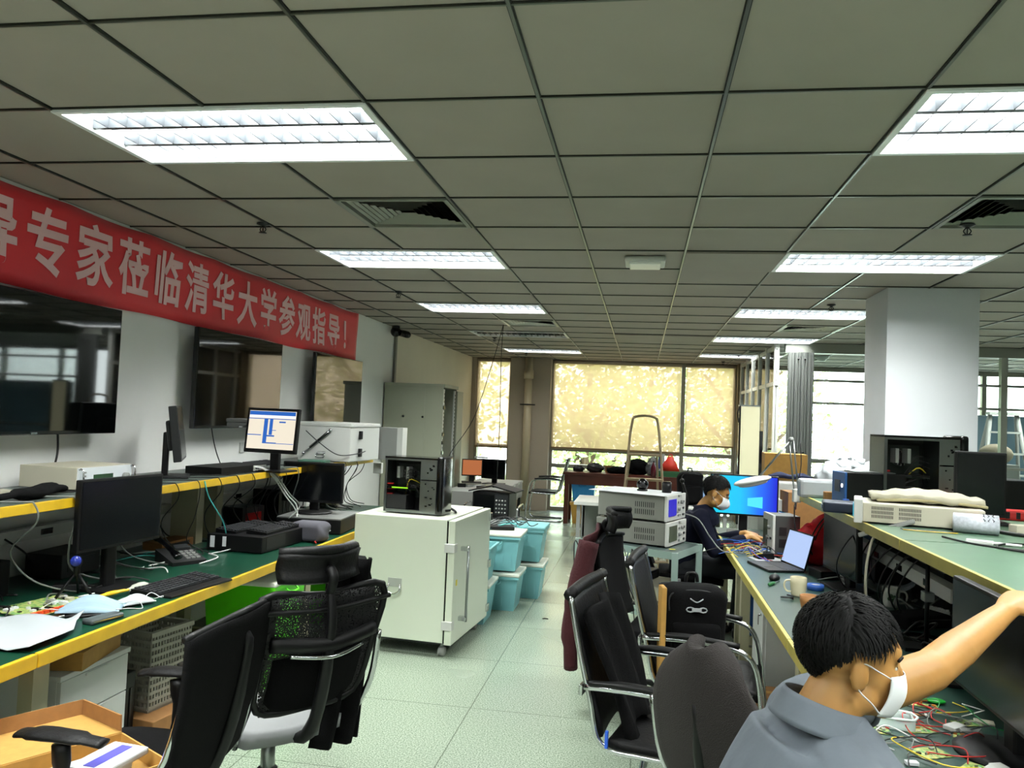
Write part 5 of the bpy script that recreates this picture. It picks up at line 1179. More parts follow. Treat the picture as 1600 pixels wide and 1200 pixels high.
# printer/cabinet stack beyond the shelf
t=thing('large_printer','white office machine beyond the end of the right shelf, piled with boxes','printer',(1.36,7.65,0))
b=MB(); b.box(-.32,.34,-.25,.3,.0,.9,LGRY,bev=.01); b.build('cabinet',parent=t); b=MB(); b.box(-.3,.32,-.24,.28,.9,1.17,WHT,bev=.02); b.build('scanner_unit',parent=t); b=MB(); b.box(.0,.26,-.245,-.24,1.0,1.1,GRY); b.build('control_panel',parent=t)
for k in range(3): b=MB(); b.box(-.28,.3,-.256,-.25,.1+k*.25,.32+k*.25,WHT,bev=.004); b.build('paper_drawer',parent=t)
b=MB(); b.box(-.2,.17,-.14,.14,0,.24,CARD,bev=.003); tag(b.build('carton'),'brown cardboard box on the white office machine before the ribbed panels','box',loc=(1.32,7.72,1.17),rz=-3)
b=MB(); b.sheet(lambda u,v:(-.18+.36*u,-.05+.1*v,.05+.05*math.sin(u*3.1)*(.6+.4*math.sin(u*9))*math.sin(v*3.1)),16,8,.03,mat('navy_cloth','#141d3c',.9)); tag(b.build('folded_cloth'),'dark navy folded cloth in front of the cardboard box','cloth',loc=(1.32,7.5,1.17))
t=thing('black_crate','black slotted crate beside the cardboard box near the column','crate',(1.66,7.2,0)); t.location=(1.76,7.35,0)
b=MB(); b.box(-.14,.2,-.15,.15,0,1.38,BLK); b.build('body',parent=t)
for k in range(7): b=MB(); b.box(-.12+k*.025,-.11+k*.025,-.156,-.15,1.1,1.36); b.build('slot',LGRY,t)
b=MB(); b.box(-.16,.16,-.13,.13,0,.38,CARDD,bev=.003); tag(b.build('carton'),'tan carton standing on the far right workbench under the lamp clamp','box',loc=(1.33,6.9,.75),rz=5)
b=MB(); b.box(-.05,.05,-.16,.16,0,.3,WHT,bev=.004); tag(b.build('binder'),'white binder standing beside the large lit monitor','binder',loc=(1.12,7.1,.75))

# ---- circuit board clutter near right ----
def pcbs():
    r=random.Random(17)
    for i,(x,y,w,d,rz,l) in enumerate([(.86,2.64,.09,.05,10,'small green circuit board nearest the man in grey on the near right bench'),(.98,2.62,.06,.05,-20,'square green circuit board in the clutter of the near right bench'),(.94,2.88,.1,.035,-15,'long yellowish circuit board with an orange coil on the near right bench'),(.83,2.46,.1,.07,25,'cluster of green boards at the bottom edge of the photo'),(.80,2.78,.07,.04,-30,'slim green circuit board just behind the clear case'),(1.03,2.74,.08,.05,20,'green circuit board between the monitor foot and the clear case'),(.74,2.6,.05,.05,0,'tiny green circuit board at the bench edge beside the polo shirt'),(1.02,2.46,.08,.05,5,'green circuit board under red leads'),(.92,2.38,.07,.06,50,'small circuit board in the lower right corner clutter'),(1.12,2.56,.06,.05,15,'circuit board beside the monitor foot')]):
        t=thing('circuit_board',l,'circuit board',(x,y,.751),rz); b=MB(); b.box(-w/2,w/2,-d/2,d/2,0,.0018,PCB); b.build('board',parent=t)
        for k in range(9):
            a,c=r.uniform(-.42,.42)*w,r.uniform(-.42,.42)*d; s=r.uniform(.002,.006); b=MB(); b.box(a-s,a+s,c-s*.8,c+s*.8,.0018,.0018+r.uniform(.002,.007),r.choice([BLK,GRY,STEEL,CREAM,mat('orange_coil','#b0601c',.4)])); b.build('chip',parent=t)
    t=thing('usb_module','bright green plastic module with a braided copper lead on the near right bench','module',(.9,2.92,.751),-5)
    b=MB(); b.ball((.1,0,.008),(.03,.018,.009),mat('bright_green','#12902a',.35)); b.build('pod',parent=t); b=MB(); b.ball((-.03,0,.01),(.024,.014,.012),mat('bright_green','#12902a',.35)); b.build('plug_body',parent=t)
    b=MB(); b.tube([(-.02,0,.008),(.02,-.012,.01),(.07,0,.008)],.007,mat('copper_braid','#8a5a34',.5)); b.build('braid',parent=t); b=MB(); b.tube([(-.03,0,.015),(-.0,.02,.03),(.005,.04,.03)],.004,mat('bright_green','#12902a',.35)); b.box(-.005,.015,.035,.05,.025,.035,WHT); b.build('plug',parent=t)
    t=thing('clear_box','clear rounded plastic case on the near right bench','box',(.79,2.66,.751),-10); b=MB(); q=mat('clear_plastic','#c8d8d4',.1,alpha=.45); b.box(-.055,.055,-.035,.035,0,.006,q,bev=.003)
    for a in (-1,1): b.box(a*.055-.004,a*.055+.004,-.038,.038,0,.032,q,bev=.002); b.box(-.055,.055,a*.036-.003,a*.036+.003,0,.032,q,bev=.002)
    b.build('tray',parent=t); b=MB(); b.tube([(-.055,-.036,.034),(.055,-.036,.034),(.055,.036,.034),(-.055,.036,.034)],.004,mat('clear_rim','#c3d0cc',.2),closed=True,res=2); b.build('rim',parent=t)
    cm=[CABR,CABR,CABLE,CABW,CABLE,CABY,mat('cable_green','#1d7a3a',.4),CABG]
    for i in range(34):
        x,y=r.uniform(.72,1.12),r.uniform(2.32,2.85); a=r.uniform(0,6.3); l=r.uniform(.07,.2)
        cable([(x,y,.755),(x+l*.5*math.cos(a),y+l*.5*math.sin(a),.762+.03*r.random()),(x+l*math.cos(a+.8),y+l*math.sin(a+.8),.758),(x+l*1.2*math.cos(a+1.3),y+l*1.2*math.sin(a+1.3),.755)],.0019,cm[i%8],label='thin coloured wire among the circuit boards on the near right bench',group='wires among the circuit boards')
    for i in range(10):
        x,y=r.uniform(.74,1.1),r.uniform(2.35,2.8); w=r.uniform(.015,.035); b=MB(); b.box(-w,w,-w*.6,w*.6,0,r.uniform(.003,.018),[PAPER,WHT,CREAM,PAPER,RED,LGRY,WHT,PAPER,GRY,CREAM][i],bev=.002)
        tag(b.build('small_part'),'small pale plastic part among the circuit boards of the near right bench','part','pale parts among the circuit boards',loc=(x,y,.752),rz=r.uniform(0,180))
    t=thing('parts_tray','black tray of small blue and white parts below the outstretched arm','tray',(1.13,3.2,.751),-10); b=MB(); b.box(-.16,.16,-.1,.1,0,.012,BLK,bev=.003); b.build('tray',parent=t)
    for i in range(16):
        b=MB(); s=r.uniform(.005,.011); x,y=r.uniform(-.13,.13),r.uniform(-.08,.08); b.box(x-s,x+s,y-s,y+s,.012,.012+s*1.5,r.choice([WHT,PAPER,mat('part_blue','#4a64b8',.4),STEEL,CREAM])); b.build('small_piece',parent=t)
    t=thing('ribbon_cable','thin brown ribbon cable with white plugs on the near right bench','cable',(.86,2.78,.752),-8); b=MB(); b.box(-.06,.06,-.006,.006,0,.003,mat('copper_braid','#8a5a34',.5)); b.build('ribbon',parent=t)
    for a in (-1,1): b=MB(); b.box(a*.065-.006,a*.065+.006,-.008,.008,0,.006,WHT); b.build('plug',parent=t)
pcbs()
b=MB(); b.poly([(-.06,-.1,0),(.06,-.1,0),(.06,.1,0),(-.06,.1,0)],(0,0,.001),PAPER); tag(b.build('paper_sheet'),'white paper corner showing above the forearm of the man in grey','paper',loc=(.9,3.45,.751),rz=30)
# ---- under right bench ----
t=thing('drawer_cabinet','white metal locker with a key in it under the middle right bench','cabinet',(.98,5.3,0))
b=MB(); b.box(-.2,.2,-.22,.22,.02,.62,LGRY,bev=.003); b.build('body',parent=t); d=MB(); d.box(-.218,-.2,-.21,.21,.04,.6,WHT,bev=.002); d=d.build('door',parent=t)
b=MB(); b.cyl((-.235,-.16,.5),(-.218,-.16,.5),.008); b.box(-.24,-.236,-.165,-.155,.44,.5,CHR); b.build('key',STEEL,d)
for i,(x,y,w,h,l) in enumerate([(.86,4.75,.16,.16,'brown carton on the floor in front of the white locker'),(1.1,4.45,.2,.22,'larger brown carton on the floor under the middle right bench')]): b=MB(); b.box(-w,w,-w*.7,w*.7,0,h,CARDD,bev=.003); b.box(-w*1.01,w*1.01,-.02,.02,h,h+.001,CARD); tag(b.build('carton'),l,'box',loc=(x,y,0),rz=12*i)
t=thing('red_white_box','open white and red carton on the floor beside the rounded mesh chair','box',(.82,3.5,0),5); b=MB()
for a in (-1,1): b.box(a*.14-.003,a*.14+.003,-.18,.18,0,.34,RED); b.box(-.14,.14,a*.18-.003,a*.18+.003,0,.34,RED); b.box(a*.155-.014,a*.155+.014,-.19,.19,.33,.345,WHT); b.box(-.16,.16,a*.19-.012,a*.19+.012,.33,.345,WHT)
b.box(-.14,.14,-.18,.18,0,.006,WHT); b.build('body',parent=t); b=MB(); b.box(-.12,.12,-.15,.15,.1,.28,PAPER,bev=.01); b.build('inner_wrap',parent=t)
for k in range(2): bin_('storage_tub','deep blue plastic tub under the far right workbench, %s'%('nearer the aisle','nearer the wall')[k],'storage tub',(.98+.4*k,6.3,0),0,.36,.5,.45,mat('blue_plastic','#174a8a',.4),group=None)

# ================= far middle: pale desk, ladder, red-brown desk =================
t=thing('desk','long pale desk in front of the right window carrying the black backpack','desk',(.45,9.15,0))
b=MB(); b.box(-1.15,.5,-.4,.4,.72,.755,LGRY,bev=.003); b.build('top',parent=t)
for x in (-1.1,.45):
    for y in (-.35,.35): b=MB(); b.box(x-.02,x+.02,y-.02,y+.02,0,.72); b.build('leg',GRY,t)
b=MB(); b.box(-1.1,.45,.33,.35,.25,.72); b.build('modesty_panel',GRY,t)
instr('bench_instrument','grey rack instrument behind the backpack by the right window','instrument',(.72,9.36,.757),0,.34,.25,.3,m=GRY,seed=6,handle=False,vents=False)
laptop('open laptop with a bright window on screen beside the navy shirted man',(.76,8.95,.757),-15,E1('win','#8fb0d8',.8))
t=thing('radio_handset','tall black microphone-like handset standing before the backpack','handset',(.42,7.6,.0)); b=MB(); b.tube([(0,0,.75),(.01,0,.95),(-.03,0,1.1)],[.018,.014,.012],BLK); b.build('stalk',parent=t); b=MB(); b.ball((-.035,0,1.12),.022,BLK); b.build('head',parent=t); b=MB(); b.cyl((0,0,0),(0,0,.75),.012,m=BLK); b.cyl((0,0,0),(0,0,.02),.12,m=BLK); b.build('floor_stand',parent=t)
t=thing('step_ladder','tall aluminium step ladder with a rounded top rail behind the instruments','ladder',(.03,8.1,0),6)
LAD=mat('ladder_bronze','#9a8a70',.35,.8)
b=MB(); b.tube([(-.26,-.25,0),(-.17,-.06,1.2),(-.13,0,1.62),(-.08,.0,1.70),(.08,0,1.70),(.13,0,1.62),(.17,-.06,1.2),(.26,-.25,0)],.0125,LAD,res=6); b.build('front_frame',parent=t)
b=MB(); b.tube([(-.24,.42,0),(-.15,.08,1.1),(-.13,.03,1.33)],.011,LAD); b.build('rear_leg',parent=t); b=MB(); b.tube([(.24,.42,0),(.15,.08,1.1),(.13,.03,1.33)],.011,LAD); b.build('rear_leg',parent=t)
for z in (.3,.56,.82,1.08,1.32): w=.26-.09*z/1.2; y=-.25+.19*z/1.2; b=MB(); b.box(-w,w,y-.02,y+.07,z-.012,z+.012,LAD,bev=.004); b.build('step',parent=t)
RW=mat('red_brown_wood','#5a2214',.35,noise=.3,nscale=4)
t=thing('desk','red-brown wooden desk below the wide window blind, piled with bags','desk',(-.3,13.0,0))
b=MB(); b.box(-.9,.9,-.35,.35,.77,.81,RW,bev=.005); b.build('top',parent=t); b=MB(); b.box(-.86,.86,-.33,-.31,.62,.77,RW); b.build('apron',parent=t)
for x in (-.84,.84):
    for y in (-.3,.3): b=MB(); b.box(x-.035,x+.035,y-.035,y+.035,0,.77,RW); b.build('leg',parent=t)
b=MB(); b.box(.3,.8,-.3,.3,.08,.62,RW); b.build('pedestal',parent=t)
bin_('storage_tub','bright blue storage box on top of the yellow one under the red-brown desk','storage tub',(-.88,12.95,.345),0,.38,.45,.3,mat('sky_blue','#2f8fd0',.4),mat('sky_blue','#2f8fd0',.4))
bin_('storage_tub','yellow-orange storage box on the floor under the red-brown desk','storage tub',(-.88,12.95,0),0,.38,.45,.31,mat('amber_plastic','#c99b45',.4),mat('amber_plastic','#c99b45',.4))
def lump(name,lab,cat,loc,s,m,seed,jit=.08,rz=0):
    t=thing(name,lab,cat,loc,rz); r=random.Random(seed); b=MB(); b.ball((0,0,s[2]*.8),s,m,seg=22)
    for v in b.bm.verts: v.co+=Vector((r.gauss(0,s[0]*jit),r.gauss(0,s[1]*jit),r.gauss(0,s[2]*jit))); v.co.z=max(v.co.z,.001)
    b.build('body',parent=t); b=MB(); b.tube([(-s[0]*.4,0,s[2]*1.5),(0,0,s[2]*1.85),(s[0]*.4,0,s[2]*1.5)],min(s)*.08,m); b.build('strap',parent=t); return t
DZ=.811
lump('camera_bag','dark lens-like bundle at the left end of the red-brown desk','bag',(-.98,12.95,DZ),(.09,.08,.05),DGRY,1); lump('camera_bag','black camera bundle second from the left on the red-brown desk','bag',(-.72,12.95,DZ),(.13,.1,.08),BLK2,2)
b=MB()
for a in (-1,1): b.box(a*.06-.003,a*.06+.003,-.06,.06,0,.1,CARDD); b.box(-.06,.06,a*.06-.003,a*.06+.003,0,.1,CARDD)
for a in (-1,1): b.box(a*.075-.02,a*.075+.02,-.06,.06,.098,.104,CARDD,M=None)
tag(b.build('small_carton'),'small open brown carton on the red-brown desk','box',loc=(-.5,13.15,DZ))
lump('garment_pile','flat black cloth bundle in the middle of the red-brown desk','cloth',(-.36,12.9,DZ),(.17,.12,.06),FAB,3)
lump('duffel_bag','rounded black bag behind the ladder on the red-brown desk','bag',(-.05,12.95,DZ),(.2,.14,.13),FAB,4)
lump('bottle_bag','grey clear bag with a dark red bottle inside behind the ladder','bag',(.18,12.85,DZ),(.1,.1,.12),mat('clear_grey','#7d8084',.2,alpha=.6),5)
t=thing('bottle','dark red bottle in the clear bag on the red-brown desk','bottle',(.2,12.66,DZ)); b=MB(); b.lathe([(0,0),(.04,0),(.04,.14),(.015,.19),(.015,.22),(0,.22)],mat('wine_red','#5a1020',.2)); b.build('body',parent=t); b=MB(); b.cyl((0,0,.22),(0,0,.235),.017); b.build('cap',BLK,t)
t=thing('red_bag','orange-red plastic bag standing upright at the right end of the red-brown desk','bag',(.46,12.75,.9)); b=MB(); b.loft([[(-.13,-.05,0),(.14,-.05,0),(.14,.05,0),(-.13,.05,0)],[(-.12,-.06,.1),(.1,-.06,.1),(.1,.06,.1),(-.12,.06,.1)],[(-.04,-.02,.22),(.03,-.02,.23),(.03,.02,.23),(-.04,.02,.22)]],mat('orange_red_bag','#d8301c',.5)); b.build('body',parent=t); b=MB(); b.tube([(-.04,0,.22),(0,0,.26),(.03,0,.23)],.008,mat('orange_red_bag','#d8301c',.5)); b.build('handle',parent=t)
t=thing('green_box','green lidded box under the orange-red bag on the red-brown desk','box',(.44,12.75,DZ)); b=MB(); b.box(-.16,.16,-.1,.1,0,.07,mat('box_green','#1c5c34',.4),bev=.008); b.build('body',parent=t); b=MB(); b.box(-.165,.165,-.105,.105,.07,.087,mat('box_green','#1c5c34',.4),bev=.004); b.build('lid',parent=t)
t=thing('blue_white_carton','narrow blue and white carton standing behind the orange-red bag','box',(.33,13.1,DZ)); b=MB(); b.box(-.05,.05,-.03,.03,0,.33,WHT); b.build('body',parent=t); b=MB(); b.box(-.051,.0,-.031,.031,.1,.331,mat('carton_blue','#2a3f8f',.5)); b.build('printed_side',parent=t)
lump('grey_bag','grey crumpled bag with a hook-shaped handle behind the ladder','bag',(.2,13.12,DZ),(.1,.08,.15),GRY,6)
lump('orange_bag','orange-red bag on the floor between the yellow box and the instruments','bag',(-.52,10.2,0),(.16,.14,.22),mat('orange_bag','#c8502c',.5),7)
# mobile whiteboard seen edge-on
t=thing('whiteboard','tall cream whiteboard turned nearly edge-on with a black edge, by the right window','whiteboard',(1.14,8.9,0),4)
b=MB(); b.box(-.10,.10,-.02,.02,.85,1.86,mat('board_cream','#c8c4a4',.4)); b.box(-.118,-.10,-.03,.03,.6,1.86,GBLK); b.box(.10,.135,-.03,.5,.6,1.6,GBLK); b.box(-.118,.11,-.025,.025,1.86,1.875,STEEL); b.build('board',parent=t)
b=MB(); b.box(-.11,.11,-.02,.02,.02,.85,GRY); b.box(-.13,.13,-.3,.3,.0,.04,BLK); b.build('stand',parent=t)
b=MB(); b.tube([(-.11,-.03,1.86),(-.135,-.04,1.78),(-.12,-.04,1.68)],.008,BLK); b.build('hook',parent=t)
# things behind the glass on the right
t=thing('step_ladder','big grey step ladder behind the glass partition right of the column','ladder',(4.75,11.6,0),0)
b=MB()
for a in (-1,1): b.tube([(a*.42,-.3,0),(a*.16,0,1.95)],.03,GRY,res=1,seg=6)
b.build('front_frame',parent=t); b=MB()
for a in (-1,1): b.tube([(a*.42,.4,0),(a*.16,.02,1.95)],.025,GRY,res=1,seg=6)
b.build('rear_frame',parent=t)
for k in range(6): z=.3+k*.28; w=.42-.26*z/1.95; y=-.3+.3*z/1.95; b=MB(); b.box(-w,w,y-.03,y+.05,z-.012,z+.012); b.build('step',LGRY,t)
b=MB(); b.box(-.19,.19,-.06,.08,1.93,1.97); b.build('top_cap',LGRY,t)
t=thing('display_board','large blue-grey board on the far side of the glass partition','board',(5.0,12.9,0)); b=MB(); b.box(-.9,.9,-.03,.03,.5,1.95,mat('blue_grey_board','#48606c',.5),bev=.02); b.build('panel',parent=t)
for a in (-1,1): b=MB(); b.box(a*.7-.03,a*.7+.03,-.2,.2,0,.5); b.build('foot',DGRY,t)
b=MB(); b.ball((0,0,.12),(.2,.16,.13),mat('cloth_tan','#8e8370',.9),seg=18); tag(b.build('cloth_bundle'),'tan cloth bundle on a crate behind the glass partition','cloth',loc=(4.42,11.0,1.3)); b=MB(); b.box(-.2,.2,-.2,.2,0,1.3,GRY,bev=.01); tag(b.build('storage_crate'),'tall grey crate behind the glass partition under the cloth bundle','crate',loc=(4.42,11.0,0))
office_chair('black office chair behind the right shelf near the edge of the photo',(2.95,5.9,0),200,style='wide',back_h=.75,w=.5)
# ================= people =================
SKIN=mat('skin','#a67a42',.5,sub=.15,noise=.12,nscale=9)
HAIR=mat('hair','#040404',.6,spec=.2)
def ering(c,rx,ry,ax,ay,n=20,sq=2.0):
    out=[]
    for k in range(n):
        a=2*math.pi*k/n; ca,sa=math.cos(a),math.sin(a)
        out.append(Vector(c)+Vector(ax)*(rx*math.copysign(abs(ca)**(2/sq),ca))+Vector(ay)*(ry*math.copysign(abs(sa)**(2/sq),sa)))
    return out
def limb(b,pts,rad,res=5,m=None,flat=1):
    P=spline([Vector(p) for p in pts],res); n=len(P); R_=[]
    for i in range(n):
        t=i/(n-1)*(len(rad)-1); k=min(int(t),len(rad)-2); R_.append(rad[k]+(rad[k+1]-rad[k])*(t-k))
    b.tube(P,R_,m,seg=14,res=1,flat=flat)
    for q,r_ in ((P[0],R_[0]),(P[-1],R_[-1])): b.ball(q,r_*.98,m,seg=12)
def torso(b,pts,rx,ry,side,m=None,n=24):
    """pts up the spine; rx front-back, ry half width; side=unit left vector"""
    P=spline([Vector(p) for p in pts],5); N=len(P); rings=[]
    def ip(L,i):
        t=i/(N-1)*(len(L)-1); k=min(int(t),len(L)-2); return L[k]+(L[k+1]-L[k])*(t-k)
    s=Vector(side).normalized()
    for i,p in enumerate(P):
        t=(P[min(i+1,N-1)]-P[max(i-1,0)]).normalized(); f=s.cross(t).normalized()
        rings.append(ering(p,ip(rx,i),ip(ry,i),f,s,n,2.3))
    b.loft(rings,m)
def remesh(o,vox,smooth=4,keep=None):
    d=o.modifiers.new('rm','REMESH'); d.mode='VOXEL'; d.voxel_size=vox; d.use_smooth_shade=True
    e=o.modifiers.new('sm','SMOOTH'); e.iterations=smooth; e.factor=.5
    dg=bpy.context.evaluated_depsgraph_get(); me=bpy.data.meshes.new_from_object(o.evaluated_get(dg)); o.modifiers.clear()
    old=o.data; ms=[q for q in old.materials]; o.data=me
    if not me.materials:
        for q in ms: me.materials.append(q)
    for f in me.polygons: f.use_smooth=True
def hand(b,M,curl=(.5,.55,.6,.65),thumb=.5,side=1,m=None,spread=.06):
    """wrist at origin, fingers +X, palm facing -Z, thumb on side*+Y"""
    old=b.M; b.M=M
    b.loft([ering((x,0,z),h,w,(0,0,1),(0,1,0),14,2.6) for x,z,h,w in ((-.02,0,.022,.027),(.0,0,.02,.028),(.03,.002,.018,.036),(.06,.002,.016,.041),(.085,0,.013,.040),(.094,-.002,.009,.036))],m)
    L=[(.042,.026,.02),(.047,.030,.022),(.044,.028,.021),(.034,.021,.018)]
    for i,(y,c) in enumerate(zip((.030,.010,-.011,-.030),curl)):
        y*=side; p=Vector((.086-.004*abs(i-1),y,0)); a=0; pts=[p.copy()]; yaw=spread*(1.5-i)*side
        for k,l in enumerate(L[i]):
            a-=c*(1,.95,.7)[k]; p=p+Vector((math.cos(a)*math.cos(yaw)*l,math.sin(yaw)*l*.8,math.sin(a)*l)); pts.append(p.copy())
        r=.0093 if i<3 else .0078
        b.tube(pts,[r*1.05,r,r*.95,r*.86,r*.75],m,seg=10,res=3)
        b.ball(pts[-1],r*.8,m,seg=10)
        for q in pts[1:-1]: b.ball(q,r*1.02,m,seg=10)
    t0=Vector((.02,.026*side,-.006)); th=[t0,t0+Vector((.026,.024*side,-.010)),t0+Vector((.05+.01*(1-thumb),.032*side-.012*thumb*side,-.016-.012*thumb)),t0+Vector((.074,.026*side-.024*thumb*side,-.02-.026*thumb))]
    b.tube(th,[.015,.0125,.011,.0095,.008],m,seg=10,res=3); b.ball(th[-1],.0085,m,seg=10)
    b.M=old
def frame(p,x,z):
    x=Vector(x).normalized(); z=Vector(z); z=(z-x*z.dot(x)).normalized(); y=z.cross(x)
    M=Matrix.Identity(4)
    for i in range(3): M[i][0]=x[i]; M[i][1]=y[i]; M[i][2]=z[i]; M[i][3]=p[i]
    return M
def head_mesh(b,M,m=None):
    old=b.M; b.M=M     # face +X, up +Z, origin at ear height
    b.ball((-.012,0,.045),(.098,.078,.088),m,seg=28)
    b.ball((.028,0,.0),(.066,.064,.085),m,seg=24)
    b.ball((.040,0,-.048),(.052,.052,.052),m,seg=20)
    b.ball((.074,0,-.082),(.022,.026,.02),m,seg=16)
    b.ball((.058,0,.045),(.038,.055,.03),m,seg=18)
    for a in (-1,1):
        b.ball((.062,a*.036,-.004),(.026,.022,.02),m,seg=14)
        b.ball((.012,a*.055,-.055),(.035,.014,.03),m,seg=14)
        b.ball((-.008,a*.083,-.002),(.021,.009,.036),m,seg=16); b.ball((-.004,a*.081,-.03),(.009,.006,.011),m,seg=10)
        b.tube([(.004,a*.080,.02),(-.01,a*.087,.03),(-.022,a*.088,.012),(-.018,a*.085,-.016),(-.004,a*.08,-.034)],.0042,m,seg=8,res=4)
    b.loft([ering(c,rx,ry,(1,0,0),(0,1,0),12) for c,rx,ry in (((.086,0,.03),.008,.007),((.094,0,.012),.010,.009),((.104,0,-.008),.013,.012),((.104,0,-.02),.012,.016),((.09,0,-.026),.010,.014))],m)
    b.ball((.088,0,-.046),(.011,.023,.006),m,seg=12); b.ball((.086,0,-.057),(.011,.02,.007),m,seg=12)
    b.M=old
def hair(parent,M,seed,n=1500,ln=.035,front=.30):
    r=random.Random(seed); b=MB(); b.M=M; C=Vector((-.016,0,.048)); RX,RY,RZ=.104,.086,.097
    def inside(d):
        # hairline: forehead, temples, above ears, nape
        az=math.degrees(math.atan2(abs(d.y),d.x)); el=math.degrees(math.asin(max(-1,min(1,d.z))))
        lim=26 if az<40 else 26-(az-40)*.75 if az<75 else 0 if az<98 else -8-(az-98)*.8
        return el>lim
    vs=[]
    # cap as a closed shell built of quads on the ellipsoid
    nu,nv=56,34; vm={}
    def P(i,j,off):
        az=2*math.pi*i/nu; el=-math.pi/2+math.pi*j/nv
        d=Vector((math.cos(az)*math.cos(el),math.sin(az)*math.cos(el),math.sin(el)))
        j_=.002*math.sin(az*17+el*9)+.0015*math.sin(az*31-el*21)
        k=1+max(0,-d.z)*max(0,-d.x)*-.12
        return C+Vector((d.x*(RX+off+j_)*k,d.y*(RY+off+j_),d.z*(RZ+off+j_)))
    def V(i,j,o):
        key=(i%nu,j,o)
        if key not in vm: vm[key]=b.bm.verts.new(P(i,j,.004 if o else -.012))
        return vm[key]
    cells=set()
    for i in range(nu):
        for j in range(4,nv):
            az=2*math.pi*(i+.5)/nu; el=-math.pi/2+math.pi*(j+.5)/nv
            if inside(Vector((math.cos(az)*math.cos(el),math.sin(az)*math.cos(el),math.sin(el)))): cells.add((i,j))
    for (i,j) in cells:
        for o in (0,1):
            q=[V(i,j,o),V(i+1,j,o),V(i+1,j+1,o),V(i,j+1,o)]
            if j==nv-1: q=[V(i,j,o),V(i+1,j,o),V(0,nv,o)]
            try: b.bm.faces.new(q if o else q[::-1])
            except ValueError: pass
        for (di,dj,a,c) in ((-1,0,(i,j),(i,j+1)),(1,0,(i+1,j+1),(i+1,j)),(0,-1,(i+1,j),(i,j))):
            if ((i+di)%nu,j+dj) not in cells:
                try: b.bm.faces.new((V(*a,0),V(*a,1),V(*c,1),V(*c,0)))
                except ValueError: pass
    vs=list(vm.values())
    for k in range(n):
        while True:
            d=Vector((r.gauss(0,1),r.gauss(0,1),r.gauss(0,1))).normalized()
            if inside(d): break
        p=C+Vector((d.x*RX,d.y*RY,d.z*RZ))
        fl=Vector((.9*d.z+.1,d.y*.5,-.75*(1-d.z)-.1)) if d.x>-.2 else Vector((-.3*d.z,d.y*.3,-1))
        fl=(fl-d*fl.dot(d)); fl=fl.normalized() if fl.length>.01 else Vector((1,0,0))
        L=ln*r.uniform(.6,1.1)*(.45 if d.z<.1 else 1); s=d.cross(fl).normalized()*.0016
        a=p+d*.002; m_=p+d*.009+fl*L*.5; e=p+d*.004+fl*L
        v=[b.bm.verts.new(x) for x in (a-s,a+s,m_+s,m_-s,e,m_-d*.003)]
        b.bm.faces.new(v[:4]); b.bm.faces.new((v[3],v[2],v[4])); b.bm.faces.new((v[0],v[3],v[5])); vs+=v
    for v in vs: v.co=M@v.co
    b.M=Matrix.Identity(4)
    b.mi(HAIR)
    for f in b.bm.faces: f.smooth=True
    b.build('hair',parent=parent)
def facemask(parent,M,m,cup=.0):
    b=MB(); b.M=M
    def f(u,v):
        a=(v-.5)*2.0; q=math.cos(a*.85); k=math.sin(u*3.14)
        return (.010+(.098+.016*k+cup*k)*max(0,q)**1.7-.012*u, (.071-.012*u)*math.sin(a*.85)*1.36, .006-.10*u*(1-.12*abs(2*v-1)))
    b.sheet(f,12,22,.0018,m); b.build('face_mask',parent=parent)
    for a in (-1,1):
        for u,zz in ((.05,.026),(.93,-.03)):
            x,y,z=f(u,0 if a<0 else 1)
            b=MB(); b.M=M; b.tube([(x,y,z),(x*.5,a*.079,(z+zz)/2),(-.006,a*.087,zz),(-.02,a*.088,0)],.0016,PAPER,seg=6,res=4); b.build('ear_cord',parent=parent)
def eyes(parent,M):
    for a in (-1,1):
        b=MB(); b.M=M; b.ball((.070,a*.032,.016),(.012,.0135,.0075),mat('eye_white','#d8d4cc',.2),seg=14); b.ball((.0795,a*.033,.016),(.003,.0055,.0055),GBLK,seg=10); b.build('eye',parent=parent)
        b=MB(); b.M=M; b.tube([(.090,a*.018,.036),(.088,a*.034,.041),(.076,a*.05,.036)],.0035,HAIR,seg=6,res=3); b.build('eyebrow',parent=parent)
# ---------- person in grey polo ----------
t=thing('person','seated person in a grey polo shirt and white mask reaching over a monitor','person',(0,0,0))
az=math.radians(3); F=Vector((math.cos(az),math.sin(az),-.12)); HC=Vector((.418,1.67,1.195))
HM=frame(HC,F,(.10,0,1))@Matrix.Scale(.9,4)
S=Vector((-math.sin(math.radians(14)),math.cos(math.radians(14)),0))   # left side direction
pel=Vector((.26,1.64,.52)); che=Vector((.295,1.635,.87)); nb=Vector((.362,1.655,1.075))
shL=nb+S*.185+Vector((.045,0,-.035)); shR=nb-S*.175+Vector((-.01,0,-.075))
WR=Vector((.895,2.17,1.215)); EL=Vector((.66,1.965,1.115))
b=MB()
torso(b,[pel,pel+Vector((0,0,.15)),che,nb+Vector((0,0,-.05)),nb+Vector((.01,0,.03))],[.10,.095,.105,.075,.05],[.155,.135,.16,.11,.055],S)
limb(b,[nb+Vector((-.01,0,-.02)),nb+Vector((.02,0,.05)),HC+Vector((-.01,0,-.03))],[.064,.058,.056])
head_mesh(b,HM)
limb(b,[shL,shL.lerp(EL,.5)+Vector((0,0,-.006)),EL],[.058,.052,.046]); limb(b,[EL,EL.lerp(WR,.35),WR],[.047,.045,.027],flat=.9)
ELr=Vector((.52,1.36,.86)); WRr=Vector((.72,1.50,.79))
limb(b,[shR,shR.lerp(ELr,.5),ELr],[.055,.046,.04]); limb(b,[ELr,ELr.lerp(WRr,.4),WRr],[.041,.039,.026])
